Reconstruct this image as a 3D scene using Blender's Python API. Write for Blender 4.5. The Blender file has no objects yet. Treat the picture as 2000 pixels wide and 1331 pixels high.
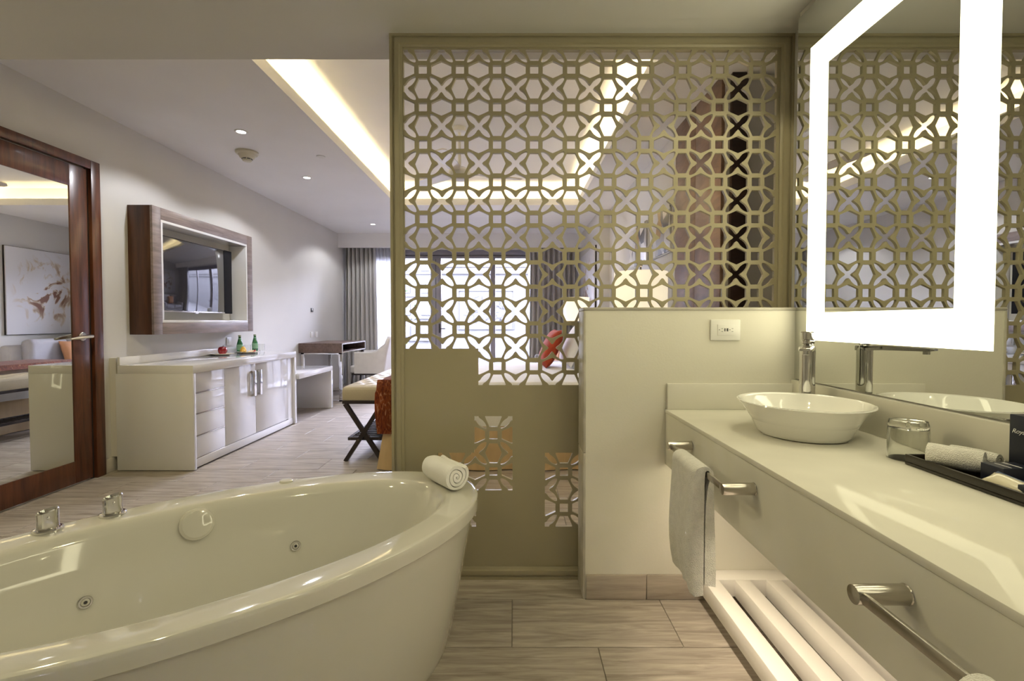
import bpy, bmesh, math, random
from mathutils import Vector, Matrix, noise
random.seed(7)
R = math.radians
sc = bpy.context.scene
COL = sc.collection

# ------------------------------------------------------------------ camera
cam_d = bpy.data.cameras.new('camera')
cam = bpy.data.objects.new('camera', cam_d)
COL.objects.link(cam)
cam.location = (0, 0, 1.13)
cam.rotation_euler = (R(90) - math.atan(25 / 950), 0, 0)
cam_d.sensor_width = 36
cam_d.lens = 950 / 2000 * 36
cam_d.shift_x = -3 / 2000
cam_d.shift_y = -11 / 2000
cam_d.clip_start = 0.02
cam_d.clip_end = 200
sc.camera = cam

# ------------------------------------------------------------------ world, exposure
w = bpy.data.worlds.new('overcast_sky')
sc.world = w
w.use_nodes = True
bg = w.node_tree.nodes['Background']
bg.inputs['Color'].default_value = (0.72, 0.745, 1.0, 1)
bg.inputs['Strength'].default_value = 64
# (balcony light: bright overcast, seen through the window)
vs = sc.view_settings
vs.view_transform = 'Standard'
vs.look = 'None'
vs.gamma = 1
vs.use_curve_mapping = False
vs.exposure = 0.58
cy = sc.cycles
cy.max_bounces = 8
cy.diffuse_bounces = 4
cy.glossy_bounces = 4
cy.transmission_bounces = 6
cy.transparent_max_bounces = 8
cy.caustics_reflective = False
cy.caustics_refractive = False
cy.sample_clamp_indirect = 6
cy.adaptive_threshold = .02


def area(name, loc, rot, sx, sy, power, col, parent=None, portal=False):
    d = bpy.data.lights.new(name, 'AREA')
    d.shape = 'RECTANGLE'
    d.size, d.size_y = sx, sy
    d.energy = power
    d.color = col
    if portal:
        d.cycles.is_portal = True
    o = bpy.data.objects.new(name, d)
    COL.objects.link(o)
    o.location = loc
    o.rotation_euler = rot
    if parent:
        o.parent = parent
    return o


# sampling portal in the balcony window (emits nothing itself)
area('window_portal', (-1.0, 9.02, 1.2), (R(-90), 0, 0), 3.5, 2.5, 1, (1, 1, 1), portal=True)
COVE = (1.0, 0.80, 0.42)
WARM = (1.0, 0.90, 0.56)
COVE_P = 4.5       # watts per metre of hidden strip
for nm, loc, L, rz in (('cove_strip_light', (-1.61, 4.53, 2.69), 3.9, 90), ('cove_strip_light', (0.93, 4.53, 2.69), 3.9, 90),
                       ('cove_strip_light', (-0.34, 6.53, 2.69), 2.5, 0), ('cove_strip_light', (-0.34, 2.53, 2.69), 2.5, 0)):
    area(nm, loc, (R(180), 0, R(rz)), L, 0.03, COVE_P * L, COVE)

# ------------------------------------------------------------------ materials
MATS = {}


def nodes(name):
    m = bpy.data.materials.new(name)
    m.use_nodes = True
    nt = m.node_tree
    MATS[name] = m
    return m, nt, nt.nodes['Principled BSDF']


def setin(b, **k):
    names = dict(rough='Roughness', metal='Metallic', spec='Specular IOR Level', coat='Coat Weight', trans='Transmission Weight',
                 ior='IOR', sheen='Sheen Weight', emis='Emission Strength', coatr='Coat Roughness', sub='Subsurface Weight')
    for a, v in k.items():
        b.inputs[names[a]].default_value = v


def mat(name, col, rough=.5, amt=.05, scale=6, vec=(1, 1, 1), bump=0, bscale=None, emit=None, **k):
    """principled with a soft procedural colour variation and optional fine relief"""
    m, nt, b = nodes(name)
    setin(b, rough=rough, **k)
    tc = nt.nodes.new('ShaderNodeTexCoord')
    mp = nt.nodes.new('ShaderNodeMapping')
    mp.inputs['Scale'].default_value = vec
    nt.links.new(tc.outputs['Object'], mp.inputs['Vector'])
    nz = nt.nodes.new('ShaderNodeTexNoise')
    nz.inputs['Scale'].default_value = scale
    nz.inputs['Detail'].default_value = 2
    nt.links.new(mp.outputs[0], nz.inputs['Vector'])
    rp = nt.nodes.new('ShaderNodeValToRGB')
    e = rp.color_ramp.elements
    e[0].position, e[1].position = .3, .7
    e[0].color = tuple(c * (1 - amt) for c in col) + (1,)
    e[1].color = tuple(min(1, c * (1 + amt)) for c in col) + (1,)
    nt.links.new(nz.outputs['Fac'], rp.inputs['Fac'])
    nt.links.new(rp.outputs['Color'], b.inputs['Base Color'])
    if bump:
        n2 = nt.nodes.new('ShaderNodeTexNoise')
        n2.inputs['Scale'].default_value = bscale or scale * 8
        n2.inputs['Detail'].default_value = 1
        nt.links.new(mp.outputs[0], n2.inputs['Vector'])
        bp = nt.nodes.new('ShaderNodeBump')
        bp.inputs['Strength'].default_value = bump
        bp.inputs['Distance'].default_value = .01
        nt.links.new(n2.outputs['Fac'], bp.inputs['Height'])
        nt.links.new(bp.outputs[0], b.inputs['Normal'])
    if emit:
        b.inputs['Emission Color'].default_value = tuple(emit[0]) + (1,)
        b.inputs['Emission Strength'].default_value = emit[1]
    return m


def wood(name, c1, c2, vec, rough=.4, scale=4, **k):
    """streaky grain: noise stretched along one axis"""
    m, nt, b = nodes(name)
    setin(b, rough=rough, **k)
    tc = nt.nodes.new('ShaderNodeTexCoord')
    oi = nt.nodes.new('ShaderNodeObjectInfo')
    mp = nt.nodes.new('ShaderNodeMapping')
    mp.inputs['Scale'].default_value = vec
    nt.links.new(tc.outputs['Object'], mp.inputs['Vector'])
    ml = nt.nodes.new('ShaderNodeMath')
    ml.operation = 'MULTIPLY'
    ml.inputs[1].default_value = 30
    nt.links.new(oi.outputs['Random'], ml.inputs[0])
    nt.links.new(ml.outputs[0], mp.inputs['Location'])
    nz = nt.nodes.new('ShaderNodeTexNoise')
    nz.inputs['Scale'].default_value = scale
    nz.inputs['Detail'].default_value = 5
    nz.inputs['Roughness'].default_value = .62
    nz.inputs['Distortion'].default_value = .6
    nt.links.new(mp.outputs[0], nz.inputs['Vector'])
    rp = nt.nodes.new('ShaderNodeValToRGB')
    e = rp.color_ramp.elements
    e[0].position, e[1].position = .33, .68
    e[0].color = tuple(c1) + (1,)
    e[1].color = tuple(c2) + (1,)
    nt.links.new(nz.outputs['Fac'], rp.inputs['Fac'])
    nt.links.new(rp.outputs['Color'], b.inputs['Base Color'])
    bp = nt.nodes.new('ShaderNodeBump')
    bp.inputs['Strength'].default_value = .05
    bp.inputs['Distance'].default_value = .005
    nt.links.new(nz.outputs['Fac'], bp.inputs['Height'])
    nt.links.new(bp.outputs[0], b.inputs['Normal'])
    return m


mat('paint', (.66, .645, .61), .6, .02, 2, bump=.03, bscale=120)
mat('paint_half', (.71, .685, .60), .55, .02, 2, bump=.03, bscale=120)
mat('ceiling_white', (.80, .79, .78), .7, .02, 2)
mat('grout', (.30, .27, .23), .8, .08, 20)
wood('floor_stone', (.235, .20, .165), (.47, .42, .365), (1.2, 13, 1), .42, 3.2, spec=.4)
wood('base_stone', (.33, .28, .225), (.47, .41, .34), (1.2, 1, 13), .45, 3.2)
mat('baseboard_white', (.62, .59, .53), .4, .02, 3)
wood('door_wood', (.042, .012, .005), (.135, .043, .017), (9, 9, .9), .32, 3, coat=.18, coatr=.12)
wood('frame_wood_dark', (.035, .011, .003), (.08, .027, .008), (12, 12, .8), .4, 3)
wood('frame_wood_grey', (.155, .12, .11), (.27, .215, .20), (8, .9, 9), .38, 3.5)
wood('desk_wood', (.075, .045, .034), (.16, .10, .075), (9, .9, 9), .4, 3)
wood('panel_wood', (.12, .068, .04), (.25, .15, .09), (8, 1.2, 4), .4, 3)
wood('panel_wood_dark', (.016, .006, .004), (.04, .016, .010), (1, 8, 9), .35, 3)
mat('espresso', (.022, .014, .012), .4, .2, 12)
mat('white_lacquer', (.74, .73, .72), .09, .01, 2, coat=.6, coatr=.03)
mat('white_paint', (.84, .81, .77), .4, .02, 4)
mat('acrylic', (.62, .605, .55), .07, .01, 2, coat=.7, coatr=.03)
mat('ceramic', (.82, .81, .77), .06, .01, 2, coat=.8, coatr=.02)
mat('quartz', (.70, .68, .61), .3, .045, 5, (1, 1, 1), spec=0, coat=.22, coatr=.05)
mat('lattice_paint', (.345, .305, .20), .42, .03, 3, spec=.4)
mat('lattice_frame_paint', (.34, .30, .20), .36, .03, 3, spec=.4)
mat('chrome', (.72, .71, .70), .07, .01, 2, metal=1)
mat('brushed_steel', (.58, .55, .50), .22, .05, 40, (1, 1, 30), metal=1)
mat('mirror', (.72, .73, .70), .004, .0, 2, metal=1)
mat('terry', (.80, .78, .73), .95, .06, 60, bump=.6, bscale=420, sheen=.4)
mat('cotton', (.80, .79, .77), .9, .03, 8, bump=.15, bscale=200, sheen=.2)
mat('led', (1, 1, .95), .5, 0, 2, emit=((1, .935, .63), 3.4))
mat('plastic_white', (.80, .79, .76), .35, .01, 3)
mat('plastic_dark', (.03, .03, .035), .4, .1, 6)
mat('bezel_black', (.006, .006, .008), .7, .1, 6, spec=.2)
mat('edge_stone', (.46, .43, .37), .4, .16, 14)
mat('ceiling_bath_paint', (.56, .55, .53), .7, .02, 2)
mat('cream_leather', (.50, .44, .33), .45, .04, 8, bump=.08, bscale=90)
mat('skirt_fabric', (.56, .41, .23), .75, .05, 9, (3, 3, .5), bump=.1, bscale=150)
mat('linen_grey', (.44, .425, .40), .9, .07, 5, (18, 18, .7), bump=.15, bscale=120)
mat('chair_fabric', (.66, .64, .60), .85, .04, 12, bump=.15, bscale=220)
mat('sofa_fabric', (.42, .41, .43), .9, .05, 9, bump=.15, bscale=180)
mat('orange_fabric', (.36, .115, .035), .85, .12, 16, bump=.3, bscale=150)
mat('red_fabric', (.30, .035, .008), .85, .12, 16, bump=.3, bscale=150)
mat('peach_fabric', (.52, .26, .13), .85, .06, 14, bump=.2, bscale=150)
mat('bottle_green', (.012, .12, .04), .05, .05, 5, coat=.6)
mat('bottle_label', (.22, .42, .26), .4, .08, 20)
mat('bottle_cap', (.30, .36, .22), .35, .1, 20, metal=.6)
mat('apple_red', (.24, .008, .012), .2, .35, 12, coat=.4)
mat('stem_brown', (.10, .05, .02), .7, .1, 20)
mat('fruit_yellow', (.75, .45, .06), .4, .12, 12)
mat('fruit_cream', (.85, .68, .40), .5, .08, 20)
mat('fruit_pink', (.65, .10, .08), .4, .15, 20)
mat('plate_cream', (.72, .66, .53), .2, .02, 5)
mat('tray_black', (.022, .017, .012), .28, .15, 10)
mat('box_navy', (.010, .013, .030), .38, .12, 12)
mat('box_blue', (.05, .075, .16), .4, .15, 14)
mat('packet', (.62, .57, .44), .25, .1, 30, coat=.5)
mat('ink_white', (.85, .86, .88), .5, .01, 5)
mat('headboard_fabric', (.52, .50, .47), .8, .04, 10)
mat('frame_alu', (.27, .26, .29), .4, .04, 6, metal=.25)
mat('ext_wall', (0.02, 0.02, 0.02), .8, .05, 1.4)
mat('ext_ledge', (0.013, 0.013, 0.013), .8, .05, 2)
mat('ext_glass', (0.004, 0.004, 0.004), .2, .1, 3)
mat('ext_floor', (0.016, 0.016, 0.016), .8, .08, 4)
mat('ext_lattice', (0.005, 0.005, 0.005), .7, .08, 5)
mat('leaf', (.03, .07, .02), .7, .3, 9)
mat('shade', (.85, .80, .72), .8, .02, 6, emit=((1, .86, .62), .55))
mat('lens', (1, 1, 1), .4, 0, 2, emit=((1, .97, .93), 14))
mat('lens_warm', (1, 1, 1), .4, 0, 2, emit=((1, .9, .6), 10))
mat('trim_white', (.74, .73, .70), .4, .01, 3)
mat('detector', (.62, .58, .44), .4, .03, 6)


def glass(name, col=(1, 1, 1), k=.0, tint=.97):
    """thin architectural glass: clear with a fresnel sheen"""
    m = bpy.data.materials.new(name)
    m.use_nodes = True
    nt = m.node_tree
    nt.nodes.clear()
    out = nt.nodes.new('ShaderNodeOutputMaterial')
    tr = nt.nodes.new('ShaderNodeBsdfTransparent')
    tr.inputs[0].default_value = (tint * col[0], tint * col[1], tint * col[2], 1)
    gl = nt.nodes.new('ShaderNodeBsdfGlossy')
    gl.inputs['Roughness'].default_value = .01
    fr = nt.nodes.new('ShaderNodeFresnel')
    fr.inputs['IOR'].default_value = 1.45
    ad = nt.nodes.new('ShaderNodeMath')
    ad.inputs[1].default_value = k
    mx = nt.nodes.new('ShaderNodeMixShader')
    nt.links.new(fr.outputs[0], ad.inputs[0])
    nt.links.new(ad.outputs[0], mx.inputs[0])
    nt.links.new(tr.outputs[0], mx.inputs[1])
    nt.links.new(gl.outputs[0], mx.inputs[2])
    nt.links.new(mx.outputs[0], out.inputs[0])
    MATS[name] = m


glass('pane_glass')
m_, nt_, b_ = nodes('tumbler_glass')
setin(b_, rough=.0, trans=1, ior=1.45)
b_.inputs['Base Color'].default_value = (.98, .99, .97, 1)


def tv_and_sheer():
    m, nt, b = nodes('tv_glass')
    setin(b, rough=.05, spec=.9, coat=1.0, coatr=.04)
    n = nt.nodes.new('ShaderNodeTexNoise')
    n.inputs['Scale'].default_value = 3
    r = nt.nodes.new('ShaderNodeValToRGB')
    r.color_ramp.elements[0].color = (.006, .006, .010, 1)
    r.color_ramp.elements[1].color = (.012, .012, .018, 1)
    nt.links.new(n.outputs['Fac'], r.inputs['Fac'])
    nt.links.new(r.outputs[0], b.inputs['Base Color'])
    m = bpy.data.materials.new('sheer')
    m.use_nodes = True
    nt = m.node_tree
    nt.nodes.clear()
    out = nt.nodes.new('ShaderNodeOutputMaterial')
    tr = nt.nodes.new('ShaderNodeBsdfTransparent')
    tl = nt.nodes.new('ShaderNodeBsdfTranslucent')
    df = nt.nodes.new('ShaderNodeBsdfDiffuse')
    wv = nt.nodes.new('ShaderNodeTexNoise')
    wv.inputs['Scale'].default_value = 60
    rp = nt.nodes.new('ShaderNodeValToRGB')
    rp.color_ramp.elements[0].color = (.80, .80, .82, 1)
    rp.color_ramp.elements[1].color = (.90, .90, .92, 1)
    nt.links.new(wv.outputs['Fac'], rp.inputs['Fac'])
    for s in (tl, df):
        nt.links.new(rp.outputs[0], s.inputs[0])
    a = nt.nodes.new('ShaderNodeMixShader')
    a.inputs[0].default_value = .5
    nt.links.new(tl.outputs[0], a.inputs[1])
    nt.links.new(df.outputs[0], a.inputs[2])
    c = nt.nodes.new('ShaderNodeMixShader')
    c.inputs[0].default_value = .7
    nt.links.new(tr.outputs[0], c.inputs[1])
    nt.links.new(a.outputs[0], c.inputs[2])
    nt.links.new(c.outputs[0], out.inputs[0])
    MATS['sheer'] = m


tv_and_sheer()


def art_materials():
    # loose brown ink drifting over white canvas
    m, nt, b = nodes('canvas_ink')
    setin(b, rough=.6)
    tc = nt.nodes.new('ShaderNodeTexCoord')
    n1 = nt.nodes.new('ShaderNodeTexNoise')
    n1.inputs['Scale'].default_value = 3.0
    n1.inputs['Detail'].default_value = 9
    n1.inputs['Distortion'].default_value = 2.2
    nt.links.new(tc.outputs['Object'], n1.inputs['Vector'])
    r1 = nt.nodes.new('ShaderNodeValToRGB')
    e = r1.color_ramp.elements
    e[0].position, e[1].position = .50, .62
    e[0].color, e[1].color = (0, 0, 0, 1), (1, 1, 1, 1)
    nt.links.new(n1.outputs['Fac'], r1.inputs['Fac'])
    gr = nt.nodes.new('ShaderNodeTexGradient')
    gr.gradient_type = 'SPHERICAL'
    mp = nt.nodes.new('ShaderNodeMapping')
    mp.inputs['Location'].default_value = (0, 0.08, -.95)
    mp.inputs['Scale'].default_value = (1, 1.7, 1.5)
    nt.links.new(tc.outputs['Object'], mp.inputs['Vector'])
    nt.links.new(mp.outputs[0], gr.inputs['Vector'])
    mu = nt.nodes.new('ShaderNodeMath')
    mu.operation = 'MULTIPLY'
    nt.links.new(r1.outputs[0], mu.inputs[0])
    nt.links.new(gr.outputs['Fac'], mu.inputs[1])
    r2 = nt.nodes.new('ShaderNodeValToRGB')
    e = r2.color_ramp.elements
    e[0].position, e[1].position = .03, .55
    e[0].color, e[1].color = (.74, .74, .77, 1), (.20, .09, .05, 1)
    x = e.new(.22)
    x.color = (.62, .52, .40, 1)
    nt.links.new(mu.outputs[0], r2.inputs['Fac'])
    nt.links.new(r2.outputs[0], b.inputs['Base Color'])
    # shards of grey, white and gold
    m, nt, b = nodes('canvas_shards')
    setin(b, rough=.35)
    tc = nt.nodes.new('ShaderNodeTexCoord')
    mp = nt.nodes.new('ShaderNodeMapping')
    mp.inputs['Scale'].default_value = (3, 4, 3.4)
    mp.inputs['Rotation'].default_value = (.5, 0, 0)
    nt.links.new(tc.outputs['Object'], mp.inputs['Vector'])
    v = nt.nodes.new('ShaderNodeTexVoronoi')
    v.inputs['Scale'].default_value = 2.2
    nt.links.new(mp.outputs[0], v.inputs['Vector'])
    sx = nt.nodes.new('ShaderNodeSeparateColor')
    nt.links.new(v.outputs['Color'], sx.inputs[0])
    r = nt.nodes.new('ShaderNodeValToRGB')
    r.color_ramp.interpolation = 'CONSTANT'
    e = r.color_ramp.elements
    e[0].color = (.05, .045, .04, 1)
    e[1].position = .8
    e[1].color = (.70, .68, .62, 1)
    for p, c in ((.2, (.35, .34, .32)), (.42, (.62, .60, .55)), (.6, (.38, .24, .05)), (.7, (.16, .15, .14))):
        k = e.new(p)
        k.color = c + (1,)
    nt.links.new(sx.outputs[0], r.inputs['Fac'])
    nt.links.new(r.outputs[0], b.inputs['Base Color'])
    # rust throw with pale woven flecks
    m, nt, b = nodes('throw_weave')
    setin(b, rough=.85, sheen=.3)
    tc = nt.nodes.new('ShaderNodeTexCoord')
    mp = nt.nodes.new('ShaderNodeMapping')
    mp.inputs['Scale'].default_value = (7, 9, 2.2)
    nt.links.new(tc.outputs['Object'], mp.inputs['Vector'])
    n1 = nt.nodes.new('ShaderNodeTexNoise')
    n1.inputs['Scale'].default_value = 7
    n1.inputs['Detail'].default_value = 9
    n1.inputs['Distortion'].default_value = 1.5
    nt.links.new(mp.outputs[0], n1.inputs['Vector'])
    r = nt.nodes.new('ShaderNodeValToRGB')
    e = r.color_ramp.elements
    e[0].position, e[0].color = .36, (.15, .022, .006, 1)
    e[1].position, e[1].color = .70, (.62, .36, .22, 1)
    k = e.new(.58)
    k.color = (.36, .085, .018, 1)
    nt.links.new(n1.outputs['Fac'], r.inputs['Fac'])
    nt.links.new(r.outputs[0], b.inputs['Base Color'])


art_materials()

# ------------------------------------------------------------------ geometry helpers


class MB:
    """collects shapes in one bmesh, in world coordinates unless xf is given"""

    def __init__(s, xf=None):
        s.bm = bmesh.new()
        s.xf = xf

    def _v(s, pts):
        return [s.bm.verts.new(s.xf @ Vector(p) if s.xf else Vector(p)) for p in pts]

    def _f(s, vs):
        try:
            return s.bm.faces.new(vs)
        except ValueError:
            return None

    def box(s, x0, x1, y0, y1, z0, z1, bev=0, seg=2):
        if x0 > x1: x0, x1 = x1, x0
        if y0 > y1: y0, y1 = y1, y0
        if z0 > z1: z0, z1 = z1, z0
        v = s._v([(x, y, z) for x in (x0, x1) for y in (y0, y1) for z in (z0, z1)])
        fs = [s._f([v[i] for i in q]) for q in ((0, 1, 3, 2), (4, 6, 7, 5), (0, 4, 5, 1), (2, 3, 7, 6), (0, 2, 6, 4), (1, 5, 7, 3))]
        if bev:
            bev = min(bev, .49 * min(x1 - x0, y1 - y0, z1 - z0))
            es = list({e for f in fs for e in f.edges})
            bmesh.ops.bevel(s.bm, geom=es, offset=bev, segments=seg, profile=.5, affect='EDGES')
        return s

    def loft(s, rings, cap0=True, cap1=True, closed=False):
        vr = [s._v(r) for r in rings]
        n = len(rings[0])
        m = len(vr)
        for i in range(m if closed else m - 1):
            a, b = vr[i], vr[(i + 1) % m]
            for j in range(n):
                s._f([a[j], a[(j + 1) % n], b[(j + 1) % n], b[j]])
        if not closed:
            if cap0: s._f(vr[0][::-1])
            if cap1: s._f(vr[-1])
        return s

    def lathe(s, prof, c=(0, 0, 0), n=32, sx=1, sy=1, cap0=True, cap1=True):
        rings = [[(c[0] + r * sx * math.cos(2 * math.pi * k / n), c[1] + r * sy * math.sin(2 * math.pi * k / n), c[2] + z) for k in range(n)] for r, z in prof]
        return s.loft(rings, cap0, cap1)

    def tube(s, path, r, n=12, flat=1):
        P = [Vector(p) for p in path]
        rings = []
        up = Vector((0, 0, 1))
        for i, p in enumerate(P):
            t = (P[min(i + 1, len(P) - 1)] - P[max(i - 1, 0)]).normalized()
            u = up if abs(t.dot(up)) < .95 else Vector((0, 1, 0))
            a = t.cross(u).normalized()
            b = a.cross(t).normalized()
            rr = r[i] if isinstance(r, (list, tuple)) else r
            rings.append([tuple(p + a * rr * math.cos(2 * math.pi * k / n) + b * rr * flat * math.sin(2 * math.pi * k / n)) for k in range(n)])
        return s.loft(rings)

    def bar(s, p0, p1, wd, th):
        """rectangular bar between two points; wd across (horizontal), th the other way"""
        p0, p1 = Vector(p0), Vector(p1)
        t = (p1 - p0).normalized()
        u = Vector((0, 0, 1)) if abs(t.z) < .95 else Vector((0, 1, 0))
        a = t.cross(u).normalized() * wd / 2
        b = a.cross(t).normalized() * th / 2
        return s.loft([[tuple(p + a + b), tuple(p - a + b), tuple(p - a - b), tuple(p + a - b)] for p in (p0, p1)])

    def prism(s, poly, fn):
        """poly list of (u,v); fn(u,v,k) gives the point on side k=0/1"""
        return s.loft([[fn(u, v, 0) for u, v in poly], [fn(u, v, 1) for u, v in poly]])

    def grid(s, nu, nv, fn, thick=None):
        """surface fn(u,v) -> point; thick: Vector offset makes it a closed shell"""
        def lay(off):
            return [[s._v([tuple(Vector(fn(i / nu, j / nv)) + off)])[0] for j in range(nv + 1)] for i in range(nu + 1)]
        a = lay(Vector((0, 0, 0)))
        for i in range(nu):
            for j in range(nv):
                s._f([a[i][j], a[i + 1][j], a[i + 1][j + 1], a[i][j + 1]])
        if thick is not None:
            b = lay(Vector(thick))
            for i in range(nu):
                for j in range(nv):
                    s._f([b[i][j], b[i][j + 1], b[i + 1][j + 1], b[i + 1][j]])
            for i in range(nu):
                s._f([a[i][0], b[i][0], b[i + 1][0], a[i + 1][0]])
                s._f([a[i][nv], a[i + 1][nv], b[i + 1][nv], b[i][nv]])
            for j in range(nv):
                s._f([a[0][j], a[0][j + 1], b[0][j + 1], b[0][j]])
                s._f([a[nu][j], b[nu][j], b[nu][j + 1], a[nu][j + 1]])
        return s

    def pillow(s, sx, sy, sz, n=14, xf=None):
        """puffed cushion centred at origin, sx x sy across, sz thick"""
        old = s.xf
        s.xf = xf if xf is not None else old
        for sg in (1, -1):
            def fn(u, v):
                a, b = 2 * u - 1, 2 * v - 1
                h = max(0, (1 - abs(a) ** 3.2)) ** .55 * max(0, (1 - abs(b) ** 3.2)) ** .55
                k = 1 - .06 * (1 - abs(a)) * abs(b) ** 3 * 1.0
                k2 = 1 - .06 * (1 - abs(b)) * abs(a) ** 3
                return (a * sx / 2 * k2, b * sy / 2 * k, sg * sz / 2 * h)
            s.grid(n, n, fn)
        bmesh.ops.remove_doubles(s.bm, verts=s.bm.verts, dist=1e-5)
        s.xf = old
        return s


WM = {}      # world matrices of things built so far


def finish(name, mb, material, parent=None, base=None, smooth=25, mesh=None):
    inv = WM[parent.name].inverted() if parent else (Matrix.Translation(base).inverted() if base else Matrix())
    if mesh is None:
        bm = mb.bm
        bm.transform(inv)
        bmesh.ops.recalc_face_normals(bm, faces=bm.faces)
        me = bpy.data.meshes.new(name)
        bm.to_mesh(me)
        bm.free()
    else:
        me = mesh
        me.validate()
        me.transform(inv)
    me.materials.clear()
    me.materials.append(MATS[material])
    if smooth:
        me.shade_smooth()
        me.set_sharp_from_angle(angle=R(smooth))
    o = bpy.data.objects.new(name, me)
    COL.objects.link(o)
    if parent:
        o.parent = parent
        WM[o.name] = WM[parent.name]
    elif base:
        o.location = base
        WM[o.name] = Matrix.Translation(base)
    else:
        WM[o.name] = Matrix()
    return o


def tag(o, label=None, cat=None, group=None, kind=None):
    if label: o['label'] = label
    if cat: o['category'] = cat
    if group: o['group'] = group
    if kind: o['kind'] = kind
    return o


def thing(name, loc, label, cat, group=None, rz=0, kind=None):
    o = bpy.data.objects.new(name, None)
    o.empty_display_size = .05
    COL.objects.link(o)
    o.location = loc
    o.rotation_euler = (0, 0, rz)
    WM[o.name] = Matrix.Translation(loc) @ Matrix.Rotation(rz, 4, 'Z')
    return tag(o, label, cat, group, kind)


def copy_tree(o, parent=None):
    c = o.copy()
    COL.objects.link(c)
    c.parent = parent
    for ch in list(o.children):
        copy_tree(ch, c)
    return c


def mesh_from_curve(crv):
    o = bpy.data.objects.new('tmp', crv)
    COL.objects.link(o)
    dg = bpy.context.evaluated_depsgraph_get()
    me = bpy.data.meshes.new_from_object(o.evaluated_get(dg))
    bpy.data.objects.remove(o)
    return me


# ------------------------------------------------------------------ the room
XL, XM, XR, XB, XF = -3.05, 1.133, 1.20, 1.32, 1.18      # left wall, mirror face, bath wall, bed wall, far right wall
ZB, ZC, ZU = 2.36, 2.67, 2.93                           # bath ceiling, bedroom ceiling, coffer top
YJ, YW = 6.71, 8.90                                     # jog in the right wall, window wall


def struct(name, mb, m, label, cat):
    return tag(finish(name, mb, m), label, cat, kind='structure')


fl = struct('floor', MB().box(XL - .1, 2.7, -1.6, YW + .1, -.1, -.004), 'grout', 'streaky beige stone tile floor running through bath and bedroom', 'floor')
TW, TL = .291, .598
tile_mesh = {}


def tile(x0, x1, y0, y1):
    g = .0016
    k = (round(x1 - x0, 3), round(y1 - y0, 3))
    if k not in tile_mesh:
        mb = MB()
        a, b, h = k[0] / 2 - g, k[1] / 2 - g, .001
        lo = [(-a, -b), (a, -b), (a, b), (-a, b)]
        hi = [(-a + h, -b + h), (a - h, -b + h), (a - h, b - h), (-a + h, b - h)]
        mb.loft([[(x, y, -.006) for x, y in lo], [(x, y, -.0008) for x, y in lo], [(x, y, 0) for x, y in hi]])
        me = bpy.data.meshes.new('floor_tile')
        bmesh.ops.recalc_face_normals(mb.bm, faces=mb.bm.faces)
        mb.bm.to_mesh(me)
        mb.bm.free()
        me.materials.append(MATS['floor_stone'])
        tile_mesh[k] = me
    o = bpy.data.objects.new('floor_tile', tile_mesh[k])
    COL.objects.link(o)
    o.parent = fl
    o.location = ((x0 + x1) / 2, (y0 + y1) / 2, 0)


row = -8
while 1.952 + row * TW < YW:
    y0 = 1.952 + row * TW
    y1 = min(y0 + TW, YW)
    off = -.006 + (TL / 2 if row % 2 == 0 else 0)
    xmax = 2.6 if 2.2 <= y0 <= 3.0 else XB
    x = off - math.ceil((off - XL) / TL) * TL
    while x < xmax:
        a, b = max(x, XL), min(x + TL, xmax)
        if b - a > .02:
            tile(a, b, y0, y1)
        x += TL
    row += 1

# walls
struct('wall_left', MB().box(XL - .12, XL, -1.6, YW + .1, 0, 3.0), 'paint', 'pale grey painted wall carrying the television niche', 'wall')
mb = MB()
mb.box(XR, XB, -1.6, 2.2, 0, 3.0)
struct('wall_right', mb, 'paint', 'painted wall behind the vanity mirror', 'wall')
struct('wall_cladding', MB().box(1.14, XR, -1.6, 1.968, 0, ZB), 'paint', 'backing board between vanity wall and mirror glass', 'wall')
struct('wall_bedhead', MB().box(XB, XB + .12, 3.07, YJ, 0, 3.0), 'paint', 'pale bedroom wall behind the bed with artwork', 'wall')
struct('wall_sofa', MB().box(XF, XB + .12, YJ, YW + .1, 0, 3.0), 'paint', 'pale wall beside the window behind the sofa', 'wall')
struct('wall_corridor', MB().box(XB + .12, 2.7, 3.07, 3.2, 0, 3.0), 'paint', 'beige corridor wall seen through the right of the screen', 'wall')
struct('wall_entry', MB().box(2.6, 2.7, 2.2, 3.07, 0, 3.0).box(XB, 2.6, 2.1, 2.2, 0, 3.0), 'paint', 'painted walls closing the entry corridor', 'wall')
struct('wall_front', MB().box(XL, XB, -1.7, -1.6, 0, 3.0), 'paint', 'painted bathroom wall behind the viewer', 'wall')
WX0, WX1, WZ = -2.75, .75, 2.45
mb = MB()
mb.box(XL, WX0, YW, YW + .2, 0, 3.0).box(WX1, XF, YW, YW + .2, 0, 3.0).box(WX0, WX1, YW, YW + .2, WZ, 3.0)
struct('wall_back', mb, 'paint', 'window wall at the far end of the bedroom', 'wall')

# ceilings
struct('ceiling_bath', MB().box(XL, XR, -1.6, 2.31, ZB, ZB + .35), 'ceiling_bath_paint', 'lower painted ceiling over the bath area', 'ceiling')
CX0, CX1, CY0, CY1 = -1.535, .85, 2.62, 6.44
T = .15
mb = MB()
mb.box(XL, CX0 - T, 2.31, YW, ZC, ZC + .05).box(CX1 + T, 2.6, 2.31, YW, ZC, ZC + .05)
mb.box(CX0 - T, CX1 + T, 2.31, CY0 - T, ZC, ZC + .05).box(CX0 - T, CX1 + T, CY1 + T, YW, ZC, ZC + .05)
mb.box(XR, 2.6, 2.2, 2.31, ZC, ZC + .05)
struct('ceiling', mb, 'ceiling_white', 'white bedroom ceiling around the lit recess', 'ceiling')
mb = MB()
mb.box(CX0 - T - .03, CX0 - T, CY0 - T, CY1 + T, ZC + .05, ZU).box(CX1 + T, CX1 + T + .03, CY0 - T, CY1 + T, ZC + .05, ZU)
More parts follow.
